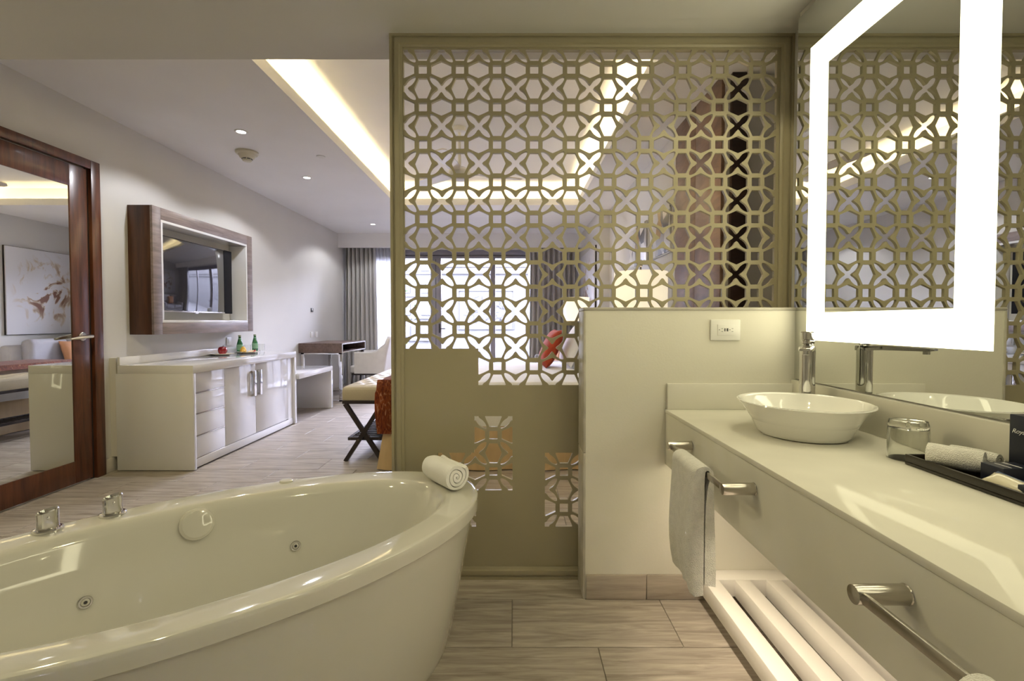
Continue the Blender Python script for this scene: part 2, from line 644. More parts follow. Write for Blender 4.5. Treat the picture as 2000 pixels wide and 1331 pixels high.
mb.box(CX0 - T, CX1 + T, CY0 - T - .03, CY0 - T, ZC + .05, ZU).box(CX0 - T, CX1 + T, CY1 + T, CY1 + T + .03, ZC + .05, ZU)
mb.box(CX0 - T - .03, CX1 + T + .03, CY0 - T - .03, CY1 + T + .03, ZU, ZU + .05)
struct('ceiling_recess', mb, 'ceiling_white', 'raised ceiling recess glowing with hidden cove light', 'ceiling')
# cove shelf with upstand
t = .018
mb = MB()
mb.box(CX0 - T, CX0, CY0 - T, CY1 + T, ZC, ZC + .012).box(CX1, CX1 + T, CY0 - T, CY1 + T, ZC, ZC + .012)
mb.box(CX0, CX1, CY0 - T, CY0, ZC, ZC + .012).box(CX0, CX1, CY1, CY1 + T, ZC, ZC + .012)
mb.box(CX0 - t, CX0, CY0 - t, CY1 + t, ZC + .012, ZC + .085).box(CX1, CX1 + t, CY0 - t, CY1 + t, ZC + .012, ZC + .085)
mb.box(CX0, CX1, CY0 - t, CY0, ZC + .012, ZC + .085).box(CX0, CX1, CY1, CY1 + t, ZC + .012, ZC + .085)
struct('trim_cove', mb, 'ceiling_white', 'plaster cove lip hiding the strip lights', 'trim')
struct('trim_pelmet', MB().box(XL, XF, 8.49, 8.52, 2.425, ZC), 'ceiling_white', 'pale curtain pelmet under the far ceiling', 'trim')
struct('baseboard_left', MB().box(XL, XL + .014, 3.60, 3.70, 0, .105, .004), 'baseboard_white', 'short cream baseboard between door and sideboard', 'baseboard')

# half-height wall with stone edging and skirting tiles
PY, PT = 1.958, 1.189
ph = struct('wall_half', MB().box(.292, XR, PY, 2.10, 0, PT - .012), 'paint_half', 'cream half-height wall between tub and vanity', 'wall')
mb = MB().box(.282, XR, PY - .004, 2.104, PT - .012, PT, .003)
finish('capping_tile', mb, 'edge_stone', ph)
for z0, z1 in ((0, .6), (.602, PT - .013)):
    finish('edge_tile', MB().box(.282, .2925, PY - .004, 2.104, z0, z1, .003), 'edge_stone', ph)
for x0, x1 in ((.296, .540), (.542, 1.13)):
    finish('skirting_tile', MB().box(x0, x1, PY - .010, PY, .001, .102, .002), 'base_stone', ph)

# wood panelling at the corridor corner
wp = thing('wall_panelling', (XB - .01, 3.5, 0), 'brown wood panelling on the wall between bed and corridor', 'panelling')
for y0, y1 in ((3.07, 3.50), (3.504, 3.93)):
    finish('panel', MB().box(XB - .022, XB - .001, y0, y1, .0, ZC, .002), 'panel_wood', wp)
dp = thing('door_jamb', (1.40, 3.06, 0), 'near-black wood door jamb at the corridor corner behind the screen', 'door jamb')
finish('jamb', MB().box(XB + .03, 1.452, 3.035, 3.07, 0, ZC, .003), 'panel_wood_dark', dp)

# ------------------------------------------------------------------ balcony window
wn = thing('window_1', (-1, YW + .07, 0), 'wide grey-framed balcony window with glass doors', 'window', kind='structure')
yw0, yw1 = YW + .04, YW + .11
stiles = [(WX0, WX0 + .07), (-1.52, -1.33), (-.42, -.336), (WX1 - .07, WX1)]
for a, b in stiles:
    finish('stile', MB().box(a, b, yw0, yw1, 0, 2.30, .004), 'frame_alu', wn)
    if b - a > .15:
        finish('stile_groove', MB().box((a + b) / 2 - .004, (a + b) / 2 + .004, yw0 - .002, yw0 + .002, .02, 2.28), 'plastic_dark', wn)
finish('head_rail', MB().box(WX0, WX1, yw0 - .02, yw1, 2.36, WZ, .004).box(WX0, WX1, yw0, yw1, 2.30, 2.345, .004), 'frame_alu', wn)
finish('head_groove', MB().box(WX0, WX1, yw0 + .01, yw1 - .01, 2.345, 2.36), 'plastic_dark', wn)
finish('sill_rail', MB().box(WX0, WX1, yw0, yw1, 0, .07, .004), 'frame_alu', wn)
for (a, b) in [(stiles[i][1], stiles[i + 1][0]) for i in range(3)]:
    finish('pane', MB().box(a, b, YW + .072, YW + .078, .07, 2.30), 'pane_glass', wn, smooth=0)
hd = finish('door_handle', MB().box(-1.372, -1.345, yw0 - .014, yw0, .93, 1.10, .004), 'plastic_dark', wn)
finish('lever', MB().box(-1.365, -1.25, yw0 - .05, yw0 - .034, 1.0, 1.02, .004).box(-1.365, -1.35, yw0 - .05, yw0, 1.0, 1.02, .003), 'plastic_dark', hd)


def curtain(name, x0, x1, y, z0, z1, amp, n, m, label, group, flare=0, seed=1):
    rnd = random.Random(seed)
    ph_ = [rnd.uniform(-.5, .5) for _ in range(n + 2)]

    def fn(u, v):
        k = u * n
        i = int(k)
        f = k - i
        j = ph_[i] * (1 - f) + ph_[i + 1] * f
        a = amp * (.55 + .45 * v + .2 * j)
        xx = x0 + (x1 - x0) * u + flare * (1 - v) * (u - .5) + .010 * math.sin(6.28 * k + 1.2) * (1 - .5 * v)
        return (xx, y + a * math.sin(2 * math.pi * k + j * .9), z0 + (z1 - z0) * v)
    mb = MB().grid(n * 9, 8, fn, (0, .006, 0))
    return tag(finish(name, mb, m, base=((x0 + x1) / 2, y, z0), smooth=60), label, 'curtain', group)


curtain('curtain', -2.98, -2.46, 8.68, .012, 2.60, .045, 7, 'linen_grey', 'pleated grey linen curtain beside the desk', 'grey side curtains', .06, 3)
curtain('curtain', .30, 1.10, 8.68, .012, 2.60, .05, 9, 'linen_grey', 'pleated grey linen curtain seen through the screen beside the sofa', 'grey side curtains', .06, 5)
curtain('sheer_curtain', -2.62, -2.20, 8.80, .012, 2.60, .025, 7, 'sheer', 'gathered white sheer curtain behind the desk chair', 'sheer curtains', .05, 8)
curtain('sheer_curtain', .26, .62, 8.80, .012, 2.60, .025, 6, 'sheer', 'gathered white sheer curtain at the right of the window', 'sheer curtains', .05, 9)

# ------------------------------------------------------------------ mirrored door on the left wall
XD = -3.03
dr = thing('door_1', (XL, 2.9, 0), 'dark reddish wood door with a tall mirror panel', 'door', kind='structure')
DY0, DY1 = 2.45, 3.495                                # leaf
finish('door_casing', MB().box(XL - .02, XL + .035, 3.500, 3.577, 0, 2.285, .004), 'door_wood', dr)
finish('door_casing', MB().box(XL - .02, XL + .035, DY0 - .08, DY0 - .005, 0, 2.285, .004), 'door_wood', dr)
finish('door_casing', MB().box(XL - .02, XL + .035, DY0 - .005, 3.500, 2.222, 2.285, .004), 'door_wood', dr)
finish('door_gap_shade', MB().box(XL - .01, XL + .010, 3.480, 3.501, 0, 2.222), 'plastic_dark', dr)  # dark strip coloured as the shade in the gap between leaf and casing
x0, x1 = XL - .02, XD
finish('stile', MB().box(x0, x1, 3.342, DY1 - .016, .012, 2.212, .003), 'door_wood', dr)
finish('stile', MB().box(x0, x1, DY0, DY0 + .15, .012, 2.212, .003), 'door_wood', dr)
finish('top_rail', MB().box(x0, x1, DY0 + .15, 3.342, 2.062, 2.212, .003), 'door_wood', dr)
finish('bottom_rail', MB().box(x0, x1, DY0 + .15, 3.342, .012, .165, .003), 'door_wood', dr)
finish('mirror_panel', MB().box(x0, XD - .006, DY0 + .145, 3.347, .16, 2.067), 'mirror', dr, smooth=0)
xf = Matrix.Translation((XD, 3.415, 1.028)) @ Matrix.Rotation(R(90), 4, 'Y')
hn = finish('door_handle', MB(xf).lathe([(.031, 0), (.031, .007), (.027, .010), (.012, .011), (.011, .05)], n=28), 'brushed_steel', dr)
finish('lever', MB().tube([(XD + .05, 3.44, 1.03), (XD + .052, 3.40, 1.029), (XD + .052, 3.33, 1.022), (XD + .047, 3.275, 1.014)], [.013, .015, .014, .008], 12, .9), 'brushed_steel', hn)

# ------------------------------------------------------------------ lattice screen
SY0, SY1 = 2.121, 2.136
P = .1600
CXs = [-.391 + P * i for i in range(10)]
sr = thing('lattice_screen', (.34, 2.14, 0), 'tall olive-beige cut-out lattice screen between bath and bedroom', 'screen')
EPS = .022


def arc_pts(p, q, bulge, n=5):
    p, q = Vector(p), Vector(q)
    d = q - p
    nn = Vector((d.y, -d.x))
    return [tuple(p + d * (i / n) + nn * (bulge * 4 * (i / n) * (1 - i / n))) for i in range(n)]


def hexagon(horizontal, keep):
    """eye-shaped hole between two neighbouring squares; keep: (first, second) half present"""
    a, b, h = .272, .110, .232
    pts = []
    V = [(-a, -b), (0, -h), (a, -b), (a, b), (0, h), (-a, b)]
    for i in range(6):
        p, q = V[i], V[(i + 1) % 6]
        pts += arc_pts(p, q, 0 if i in (2, 5) else .012)
    if not keep[0] or not keep[1]:
        out = []
        sgn = 1 if keep[1] else -1        # keep side of u
        n = len(pts)
        for i in range(n):
            p, q = pts[i], pts[(i + 1) % n]
            ip, iq = p[0] * sgn >= -EPS, q[0] * sgn >= -EPS
            if ip: out.append(p)
            if ip != iq:
                f = (-EPS * sgn - p[0]) / (q[0] - p[0])
                out.append((-EPS * sgn, p[1] + f * (q[1] - p[1])))
        pts = out
    return pts if horizontal else [(v, u) for u, v in pts][::-1]


def cross(keep):
    """four-petal hole; keep: dict quadrant->bool"""
    tip, notch = .302, .098
    order = [(1, 1), (-1, 1), (-1, -1), (1, -1)]
    axes = {(1, 1): (Vector((notch, 0)), Vector((0, notch))), (-1, 1): (Vector((0, notch)), Vector((-notch, 0))),
            (-1, -1): (Vector((-notch, 0)), Vector((0, -notch))), (1, -1): (Vector((0, -notch)), Vector((notch, 0)))}
    out = []
    for i, q in enumerate(order):
        A, B = axes[q]
        T_ = Vector((tip * q[0], tip * q[1]))
        if keep[q]:
            d = T_.normalized()
            side = Vector((d.y, -d.x))
            if (A.dot(side)) < 0: side = -side
            # lens outline: notch A -> swell -> rounded tip -> swell -> notch B
            L = T_.length
            prof = [(.12, .066), (.175, .079), (.24, .083), (.31, .075), (.37, .056), (.412, .032), (.432, .012)]
            up = [d * s_ + side * w_ for s_, w_ in prof]
            dn = [d * s_ - side * w_ for s_, w_ in prof][::-1]
            out += [A] + up + dn
            if not keep[order[(i + 1) % 4]]:
                out += [B]
        else:
            if keep[order[i - 1]]:
                out.append(A + Vector((EPS * q[0] if abs(A.x) < 1e-6 else 0, EPS * q[1] if abs(A.y) < 1e-6 else 0)))
            out.append(Vector((EPS * q[0], EPS * q[1])))
            if keep[order[(i + 1) % 4]]:
                out.append(B + Vector((EPS * q[0] if abs(B.x) < 1e-6 else 0, EPS * q[1] if abs(B.y) < 1e-6 else 0)))
    return [tuple(p) for p in out]


def lattice_holes(cells, ox, oz, pitch):
    """cells: set of (col,row); row counts downwards; returns polygons in (x,z)"""
    polys = []
    put = lambda pts, cx, cz: polys.append([(ox + (cx + u) * pitch, oz - (cz - v) * pitch) for u, v in pts])
    s = .114
    r = .012
    sq = [(-s, -s + r), (-s + r, -s), (s - r, -s), (s, -s + r), (s, s - r), (s - r, s), (-s + r, s), (-s, s - r)]
    hs, vsx, xs = set(), set(), set()
    for (i, j) in cells:
        put(sq, i, j)
        hs |= {(i, j), (i - 1, j)}
        vsx |= {(i, j), (i, j - 1)}
        xs |= {(i, j), (i - 1, j), (i, j - 1), (i - 1, j - 1)}
    for (i, j) in hs:                                      # between (i,j) and (i+1,j)
        put(hexagon(True, ((i, j) in cells, (i + 1, j) in cells)), i + .5, j)
    for (i, j) in vsx:                                     # between (i,j) and (i,j+1); v up
        put(hexagon(False, ((i, j + 1) in cells, (i, j) in cells)), i, j + .5)
    for (i, j) in xs:
        k = {(1, 1): (i + 1, j) in cells, (-1, 1): (i, j) in cells, (-1, -1): (i, j + 1) in cells, (1, -1): (i + 1, j + 1) in cells}
        put(cross(k), i + .5, j + .5)
    return polys


cells = {(i, j) for i in range(10) for j in range(9)} - {(0, 8), (1, 8)}
holes = lattice_holes(cells, CXs[0], 2.217, P)
PB = .1605
holes += lattice_holes({(0, 0), (0, 1)}, -.0885, .634, PB)
holes += lattice_holes({(0, 0), (0, 1)}, -.0885 - PB, .4725, PB)
holes += lattice_holes({(0, 0), (0, 1)}, .2215, .4725, PB)


def sheet_with_holes(outer, holes, y0, y1):
    """flat sheet in the XZ plane with cut-outs, thickness y0..y1, as a MB"""
    from mathutils.geometry import delaunay_2d_cdt
    loops = [outer] + holes
    pts, edges = [], []
    for lp in loops:
        k = len(pts)
        pts += [Vector(p) for p in lp]
        edges += [(k + i, k + (i + 1) % len(lp)) for i in range(len(lp))]
    vco, ed, fa, ov, oe, of = delaunay_2d_cdt(pts, edges, [], 0, 1e-6)
    boxes = [(min(p[0] for p in h), max(p[0] for p in h), min(p[1] for p in h), max(p[1] for p in h), h) for h in holes]

    def inside(c):
        for x0_, x1_, z0_, z1_, h in boxes:
            if x0_ <= c[0] <= x1_ and z0_ <= c[1] <= z1_:
                r_ = False
                n_ = len(h)
                for i in range(n_):
                    (ax, az), (bx, bz) = h[i], h[(i + 1) % n_]
                    if (az > c[1]) != (bz > c[1]) and c[0] < ax + (c[1] - az) / (bz - az) * (bx - ax):
                        r_ = not r_
                if r_:
                    return True
        return False
    tris = []
    for f in fa:
        c = sum((Vector(vco[i]) for i in f), Vector((0, 0))) / len(f)
        if outer[0][0] < c.x < outer[2][0] and outer[0][1] < c.y < outer[2][1] and not inside(c):
            tris.append(f)
    mb = MB()
    F = mb._v([(v[0], y0, v[1]) for v in vco])
    B = mb._v([(v[0], y1, v[1]) for v in vco])
    cnt = {}
    for f in tris:
        mb._f([F[i] for i in f])
        mb._f([B[i] for i in reversed(f)])
        for i in range(len(f)):
            e_ = (f[i], f[(i + 1) % len(f)])
            cnt.setdefault(tuple(sorted(e_)), []).append(e_)
    for k, v in cnt.items():
        if len(v) == 1:
            i, j = v[0]
            mb._f([F[j], F[i], B[i], B[j]])
    loose = [v for v in mb.bm.verts if not v.link_faces]
    bmesh.ops.delete(mb.bm, geom=loose, context='VERTS')
    return mb


mb = sheet_with_holes([(-.482, .046), (1.150, .046), (1.150, 2.312), (-.482, 2.312)], holes, SY0, SY1)
finish('lattice_panel', mb, 'lattice_paint', sr, smooth=30)


def frame_bar(name, a, b, inner):
    """moulded frame member with stepped profile; a,b end points on the outer line (x,z); inner: unit vector to the opening"""
    prof = [(0, .018), (0, -.018), (.010, -.018), (.012, -.012), (.020, -.012), (.022, -.020), (.040, -.020), (.043, -.010), (.052, -.006), (.052, .036), (.0, .036)]
    mb = MB()
    A, B = Vector(a), Vector(b)
    t_ = (B - A).normalized()
    iv = Vector(inner)
    rings = []
    for Q, sg in ((A, 1), (B, -1)):
        rings.append([(Q.x + iv.x * u + t_.x * sg * u, 2.121 + v, Q.y + iv.y * u + t_.y * sg * u) for u, v in prof])
    mb.loft(rings)
    return finish(name, mb, 'lattice_frame_paint', sr, smooth=20)


frame_bar('left_stile', (-.530, 0), (-.530, ZB), (1, 0))
frame_bar('right_stile', (1.199, ZB), (1.199, 0), (-1, 0))
frame_bar('top_rail', (-.530, ZB), (1.199, ZB), (0, -1))
frame_bar('bottom_rail', (1.199, 0), (-.530, 0), (0, 1))

# ------------------------------------------------------------------ bathtub
tub = thing('bathtub', (-.86, 1.376, 0), 'large glossy cream oval whirlpool bathtub set at an angle', 'bathtub', rz=R(38.1))
TM = WM[tub.name]
prof = [(.735, .385, 0), (.748, .394, .03), (.79, .416, .22), (.826, .437, .40), (.838, .444, .452), (.838, .444, .462), (.854, .4535, .463), (.858, .456, .466), (.858, .456, .472),
        (.858, .456, .498), (.8572, .4554, .504), (.854, .453, .508), (.848, .448, .510), (.840, .441, .5105), (.742, .362, .5105), (.733, .355, .509), (.724, .349, .505), (.715, .342, .497), (.70, .330, .478), (.66, .30, .38),
        (.62, .27, .22), (.585, .25, .15), (.54, .225, .11), (.45, .19, .088), (.25, .11, .078), (.05, .03, .074)]
N = 112
rings = [[(a * math.cos(2 * math.pi * k / N), b * math.sin(2 * math.pi * k / N) - (.01 if i > 13 else 0), z) for k in range(N)] for i, (a, b, z) in enumerate(prof)]
finish('tub_shell', MB(TM).loft(rings), 'acrylic', tub, smooth=28)


def tub_wall(deg, z):
    """point and outward-to-water normal on the inner wall"""
    inn = prof[18:22]
    for (a0, b0, z0), (a1, b1, z1) in zip(inn, inn[1:]):
        if z1 <= z <= z0:
            f = (z - z1) / (z0 - z1)
            a, b = a1 + (a0 - a1) * f, b1 + (b0 - b1) * f
            sl = ((a0 - a1) + (b0 - b1)) / 2 / (z0 - z1)
    c, s_ = math.cos(R(deg)), math.sin(R(deg))
    p = Vector((a * c, b * s_ - .01, z))
    n = Vector((-c / a, -s_ / b, 0)).normalized()
    n = (n + Vector((0, 0, sl))).normalized()
    return TM @ Matrix.Translation(p) @ n.to_track_quat('Z', 'Y').to_matrix().to_4x4()


for deg in (64, 117):
    xf = tub_wall(deg, .317)
    jt = finish('water_jet', MB(xf).lathe([(.018, -.004), (.018, .003), (.016, .006), (.012, .0055), (.011, .002)], n=24), 'chrome', tub)
    finish('nozzle', MB(xf).lathe([(.011, .001), (.010, .004), (.005, .006), (.0045, .003)], n=20), 'acrylic', jt)
    finish('nozzle_hole', MB(xf).lathe([(.0044, .003), (.0044, .0062)], n=14), 'plastic_dark', jt)
finish('overflow_cover', MB(tub_wall(91, .452)).lathe([(.052, -.012), (.052, .004), (.050, .012), (.042, .018), (.02, .022), (.001, .0225)], n=40), 'acrylic', tub)
for al, pe in ((-.379, .365), (-.231, .400)):
    xf = TM @ Matrix.Translation((al, pe, .5105))
    kb = finish('control_knob', MB(xf).lathe([(.036, 0), (.036, .006), (.033, .009), (.027, .010)], n=32), 'chrome', tub)
    finish('knob_body', MB(xf).loft([[(r_ * math.cos(2 * math.pi * k / 32), .8 * r_ * math.sin(2 * math.pi * k / 32),
                                         z_ + (.006 * math.cos(2 * math.pi * k / 32) if z_ > .05 else 0)) for k in range(32)]
                                        for r_, z_ in ((.027, .010), (.026, .013), (.0255, .035), (.0265, .058), (.024, .062), (.021, .054))]), 'chrome', kb)
    finish('marker', MB(xf).lathe([(.0035, 0), (.0035, .006)], (0, 0, 0), 10).bm and MB(xf @ Matrix.Translation((0.004, -.0205, .043)) @ Matrix.Rotation(R(90), 4, 'X')).lathe([(.004, -.002), (.004, .003), (.002, .004)], n=12), 'chrome', kb)
xf = TM @ Matrix.Translation((.289, .405, .5105))
finish('air_button', MB(xf).lathe([(.024, 0), (.024, .004), (.021, .007), (.006, .009)], n=28), 'acrylic', tub)


def spiral_roll(name, c0, c1, r, label, cat, m='terry', turns=3.2, th=None, squash=1.0, seed=0, group=None):
    """rolled towel with spiral ends from c0 (shown end) to c1"""
    c0, c1 = Vector(c0), Vector(c1)
    ax = (c1 - c0).normalized()
    up = Vector((0, 0, 1))
    sd = ax.cross(up).normalized()
    up = sd.cross(ax)
    n = 110
    r_in = r * .10
    step = (r - r_in) / turns
    th = th or step * .86
    out, inn = [], []
    for i in range(n + 1):
        f = i / n
        a = f * turns * 2 * math.pi
        rr = r_in + (r - r_in) * f
        wob = 1 + .025 * math.sin(3 * a + seed) * f
        sq = 1 - (1 - squash) * f
        out.append((rr * wob * math.cos(a - 1.9), rr * wob * sq * math.sin(a - 1.9)))
        ri = max(rr - th, r_in * .3)
        inn.append((ri * wob * math.cos(a - 1.9), ri * wob * sq * math.sin(a - 1.9)))
    poly = out + inn[::-1]
    L = (c1 - c0).length
    rings = []
    for s_, k in ((0, .94), (.012, 1.0), (L * .35, 1.01), (L * .7, 1.0), (L - .012, 1.0), (L, .94)):
        q = []
        for j, (u, v) in enumerate(poly):
            w_ = .0035 * noise.noise(Vector((u * 25 + seed, v * 25, s_ * 14)))
            end = (r - math.hypot(u, v)) * .10 * (1 if s_ < L / 2 else -1) if k < 1 else 0
            d = 1 + (k - 1) * (1 if j <= n else -.2) * .5
            q.append(tuple(c0 + ax * (s_ - end * .6) + sd * (u * d + w_) + up * (v * d + w_)))
        rings.append(q)
    mb = MB().loft(rings, cap0=False, cap1=False)
    bm = mb.bm
    bm.verts.ensure_lookup_table()
    K = len(poly)
    for base in (0, (len(rings) - 1) * K):
        for j in range(n):
            a, b = base + j, base + j + 1
            c, d = base + K - 2 - j, base + K - 1 - j
            mb._f([bm.verts[q] for q in (a, b, c, d)])
    b = ((c0.x + c1.x) / 2, (c0.y + c1.y) / 2, c0.z - r * squash)
    return tag(finish(name, mb, m, base=b, smooth=50), label, cat, group)


spiral_roll('rolled_towel', (-.207, 1.757, .5655), (-.322, 1.905, .5655), .054, 'white rolled bath towel resting on the rim of the tub', 'towel', m='cotton', turns=3.4, seed=1)

# ------------------------------------------------------------------ vanity
XV, ZV, VY0, VY1 = .613, .779, -.75, PY
va = thing('vanity_counter', (.87, .6, .55), 'long glossy cream quartz vanity counter with deep apron', 'vanity')
finish('countertop', MB().box(XV - .002, 1.139, VY0, VY1 - .001, ZV - .016, ZV, .004), 'quartz', va)
finish('apron', MB().box(XV, XV + .022, VY0, VY1 - .001, .556, ZV - .016, .002), 'quartz', va)
finish('underside', MB().box(XV + .022, 1.139, VY0, VY1 - .001, .562, .58), 'white_paint', va)
finish('end_splash', MB().box(XV + .004, 1.118, VY1 - .018, VY1 - .001, ZV, .883, .002), 'quartz', va)
finish('back_splash', MB().box(1.118, 1.139, VY0, VY1 - .001, ZV, .898, .002), 'quartz', va)

finish('light_strip', MB().box(.640, .655, VY0 + .1, VY1 - .06, .556, .562), 'lens_warm', va, smooth=0)
us = area('under_counter_light', (.648, .60, .5545), (0, R(-14), 0), .012, 2.5, 3.4, (1, .82, .62), None)
us.data.spread = R(118)
# lighted wall mirror
wm = thing('wall_mirror', (1.136, .6, .9), 'full-width wall mirror with a glowing frosted rectangle', 'mirror')
finish('mirror_glass', MB().box(XM, 1.1395, -.75, 1.966, .903, 2.335), 'mirror', wm, smooth=0)


def led_frame(y0, y1, z0=1.061, z1=2.172, wd=.104):
    mb = MB()
    xa, xb = XM - .0015, XM
    for (a, b, c, d) in ((y0, y1, z0, z0 + wd), (y0, y1, z1 - wd, z1), (y0, y0 + wd, z0 + wd, z1 - wd), (y1 - wd, y1, z0 + wd, z1 - wd)):
        mb.box(xa, xb, a, b, c, d)
    finish('light_band', mb, 'led', wm, smooth=0)


led_frame(1.148, 1.880)
led_frame(.03, .762)


def washbasin(cx, cy, label):
    o = thing('washbasin', (cx, cy, ZV), label, 'basin', 'white vessel basins')
    H = .103
    prof_ = [(.118, 0), (.128, .003), (.134, .012), (.150, .045), (.176, .085), (.189, .098), (.1925, .1015), (.1915, .104), (.187, .1045), (.180, .098), (.160, .060), (.140, .03), (.10, .016), (.03, .012)]
    finish('bowl', MB().lathe([(r, z) for r, z in prof_], (cx, cy, ZV + .0005), 72, .965, 1.03), 'ceramic', o, smooth=50)
    finish('drain', MB().lathe([(.024, .0125), (.024, .016), (.006, .018)], (cx, cy, ZV + .0005), 24), 'chrome', o)
    return o


def faucet(cx, cy, label, tip):
    o = thing('faucet', (cx, cy, ZV), label, 'faucet', 'tall chrome faucets')
    d = (Vector((tip[0], tip[1], 0)) - Vector((cx, cy, 0)))
    L = d.length
    rz = math.atan2(d.y, d.x)
    xf = Matrix.Translation((cx, cy, ZV)) @ Matrix.Rotation(rz, 4, 'Z')
    finish('body', MB(xf).lathe([(.029, 0), (.029, .004), (.025, .007), (.0245, .20), (.0250, .250), (.0245, .262), (.012, .264)], n=32), 'chrome', o)
    mb = MB(xf)
    secs = [(-.024, .017, .252, .268), (0, .024, .252, .270), (.06, .022, .256, .271), (L - .015, .020, .257, .269), (L, .016, .259, .267)]
    mb.loft([[(x, y, z) for y, z in ((-w_, z0), (w_, z0), (w_ * 1.0, z1 - .003), (w_ * .8, z1), (-w_ * .8, z1), (-w_, z1 - .003))] for x, w_, z0, z1 in secs])
    sp = finish('spout', mb, 'chrome', o)
    finish('aerator', MB(xf).lathe([(.009, .246), (.010, .247), (.010, .2575)], (L - .025, 0, 0), 20), 'chrome', sp)
    kn = finish('handle', MB(xf).lathe([(.016, .264), (.0165, .272), (.021, .276), (.0215, .284), (.019, .287), (.0235, .291), (.0245, .314), (.022, .318), (.008, .319)], n=32), 'chrome', o)
    finish('lever', MB(xf).tube([(-.02, 0, .306), (-.045, 0, .311), (-.06, 0, .318)], [.004, .0038, .003], 8), 'chrome', kn)
    return o


washbasin(.902, 1.512, 'white oval vessel basin in front of the lit mirror')
faucet(1.033, 1.706, 'tall chrome faucet behind the farther vessel basin', (.925, 1.541))
washbasin(.875, .395, 'nearer white vessel basin at the right edge of the counter')
faucet(1.033, .59, 'tall chrome faucet serving the nearer vessel basin', (.91, .43))

# slatted shelf below the vanity
sh = thing('slatted_shelf', (.94, .8, .05), 'white slatted towel shelf under the vanity', 'shelf')
for x0, x1 in ((.743, .805), (.867, .927), (.989, 1.050), (1.112, 1.139)):
    finish('slat', MB().box(x0, x1, VY0, 1.880, .052, .12, .003), 'white_paint', sh)
finish('end_board', MB().box(.743, 1.139, 1.880, VY1 - .001, .052, .12, .003), 'white_paint', sh)
finish('support_bracket', MB().box(.80, 1.139, 1.10, 1.16, .025, .052, .002), 'white_paint', sh)


def towel_bar(y0, y1, label):
    o = thing('towel_bar', (XV, (y0 + y1) / 2, .68), label, 'towel bar', 'chrome towel bars on the vanity apron')
    for y in (y0, y1):
        xf = Matrix.Translation((XV, y, .705)) @ Matrix.Rotation(R(-90), 4, 'Y')
        finish('post', MB(xf).lathe([(.0165, .001), (.0155, .003), (.0155, .074), (.0145, .083), (.003, .0845)], n=26), 'brushed_steel', o)
    finish('rail', MB().box(XV - .078, XV - .071, y0 + .006, y1 - .006, .696, .714, .001), 'brushed_steel', o)
    return o


towel_bar(1.228, 1.663, 'short chrome towel bar holding a white hand towel, near the half wall')
towel_bar(.28, .748, 'short chrome towel bar nearest the viewer')


def hand_towel(name, y0, y1, zb, label, seed):
    """folded towel over the rail: U-shaped cross section with soft folds"""
    rnd = random.Random(seed)
    xr, zr = XV - .0745, .705
    def outline(v):
        # v in 0..1 along Y
        y = y0 + (y1 - y0) * v
        fold = .008 * math.sin(v * 5.5 + 1) + .004 * math.sin(v * 14)
        pts = []
        rl, rr, ri = .040, .019, .0085
        zl, zr_ = zb + .008 * math.sin(v * 7), zb + .022 + .006 * math.cos(v * 6)
        for k in range(9):                                   # outer face, room side, from hem up
            f = k / 8
            pts.append((xr - rl - .014 * math.sin(f * 2.8) * (1 - f) - fold * (1 - f) + .010 * (1 - f) ** 6, zl + (zr - zl) * f))
        for k in range(1, 10):                               # over the rail
            a = math.pi - math.pi * k / 10
            r_ = (rl + rr) / 2
            pts.append((xr + (rr - rl) / 2 + r_ * math.cos(a), zr + .024 * math.sin(a)))
        for k in range(9):                                   # outer face, apron side, down to hem
            f = 1 - k / 8
            pts.append((xr + rr + (.012 * (1 - f) + fold * .5) * (1 - f) - .006 * (1 - f) ** 6, zr_ + (zr - zr_) * f))
        for k in range(9):
            f = k / 8
            pts.append((xr - .006 + (ri + .006) * f ** 6, zr_ + .004 * (1 - f) + (zr - .004 - zr_) * f))
        for k in range(1, 6):
            a = math.pi * k / 6
            pts.append((xr + ri * math.cos(a), zr + (ri + .004) * math.sin(a)))
        for k in range(9):
            f = 1 - k / 8
            pts.append((xr - .010 + (.010 - ri) * f ** 6, zl + .004 + (zr - .004 - zl) * f))
        return [(x, y, z) for x, z in pts]
    rings = [outline(i / 12) for i in range(13)]
    # round the two side edges
    for i, k in ((0, .80), (12, .80)):
        m_ = Vector((xr, 0, 0))
        rings[i] = [(x + (xr - x) * .10, y, z) for x, y, z in rings[i]]
    mb = MB().loft(rings)
    return tag(finish(name, mb, 'terry', base=(xr, (y0 + y1) / 2, zb), smooth=70), label, 'towel')


hand_towel('hand_towel', 1.338, 1.528, .362, 'white hand towel folded over the far towel bar', 2)
hand_towel('hand_towel', .36, .545, .40, 'white hand towel at the bottom right corner on the near bar', 6)

# socket on the half wall
so = thing('wall_socket', (.85, PY, 1.05), 'white double socket plate on the cream half wall', 'socket')
finish('cover_plate', MB().box(.790, .910, PY - .009, PY, 1.056, 1.140, .004), 'plastic_white', so)
ins = finish('insert', MB().box(.817, .885, PY - .0115, PY - .009, 1.077, 1.121, .0015), 'plastic_white', so)
mb = MB()
for x, z, a, b in ((.835, 1.104, .006, .0016), (.835, 1.092, .006, .0016), (.868 + .008, 1.104, .006, .0016), (.876, 1.092, .006, .0016),
                   (.846, 1.099, .004, .012), (.856, 1.099, .007, .012), (.8235, 1.099, .003, .003), (.866, 1.099, .003, .003)):
    mb.box(x - a / 2, x + a / 2, PY - .0122, PY - .0112, z - b / 2, z + b / 2)
finish('slots', mb, 'plastic_dark', ins, smooth=0)

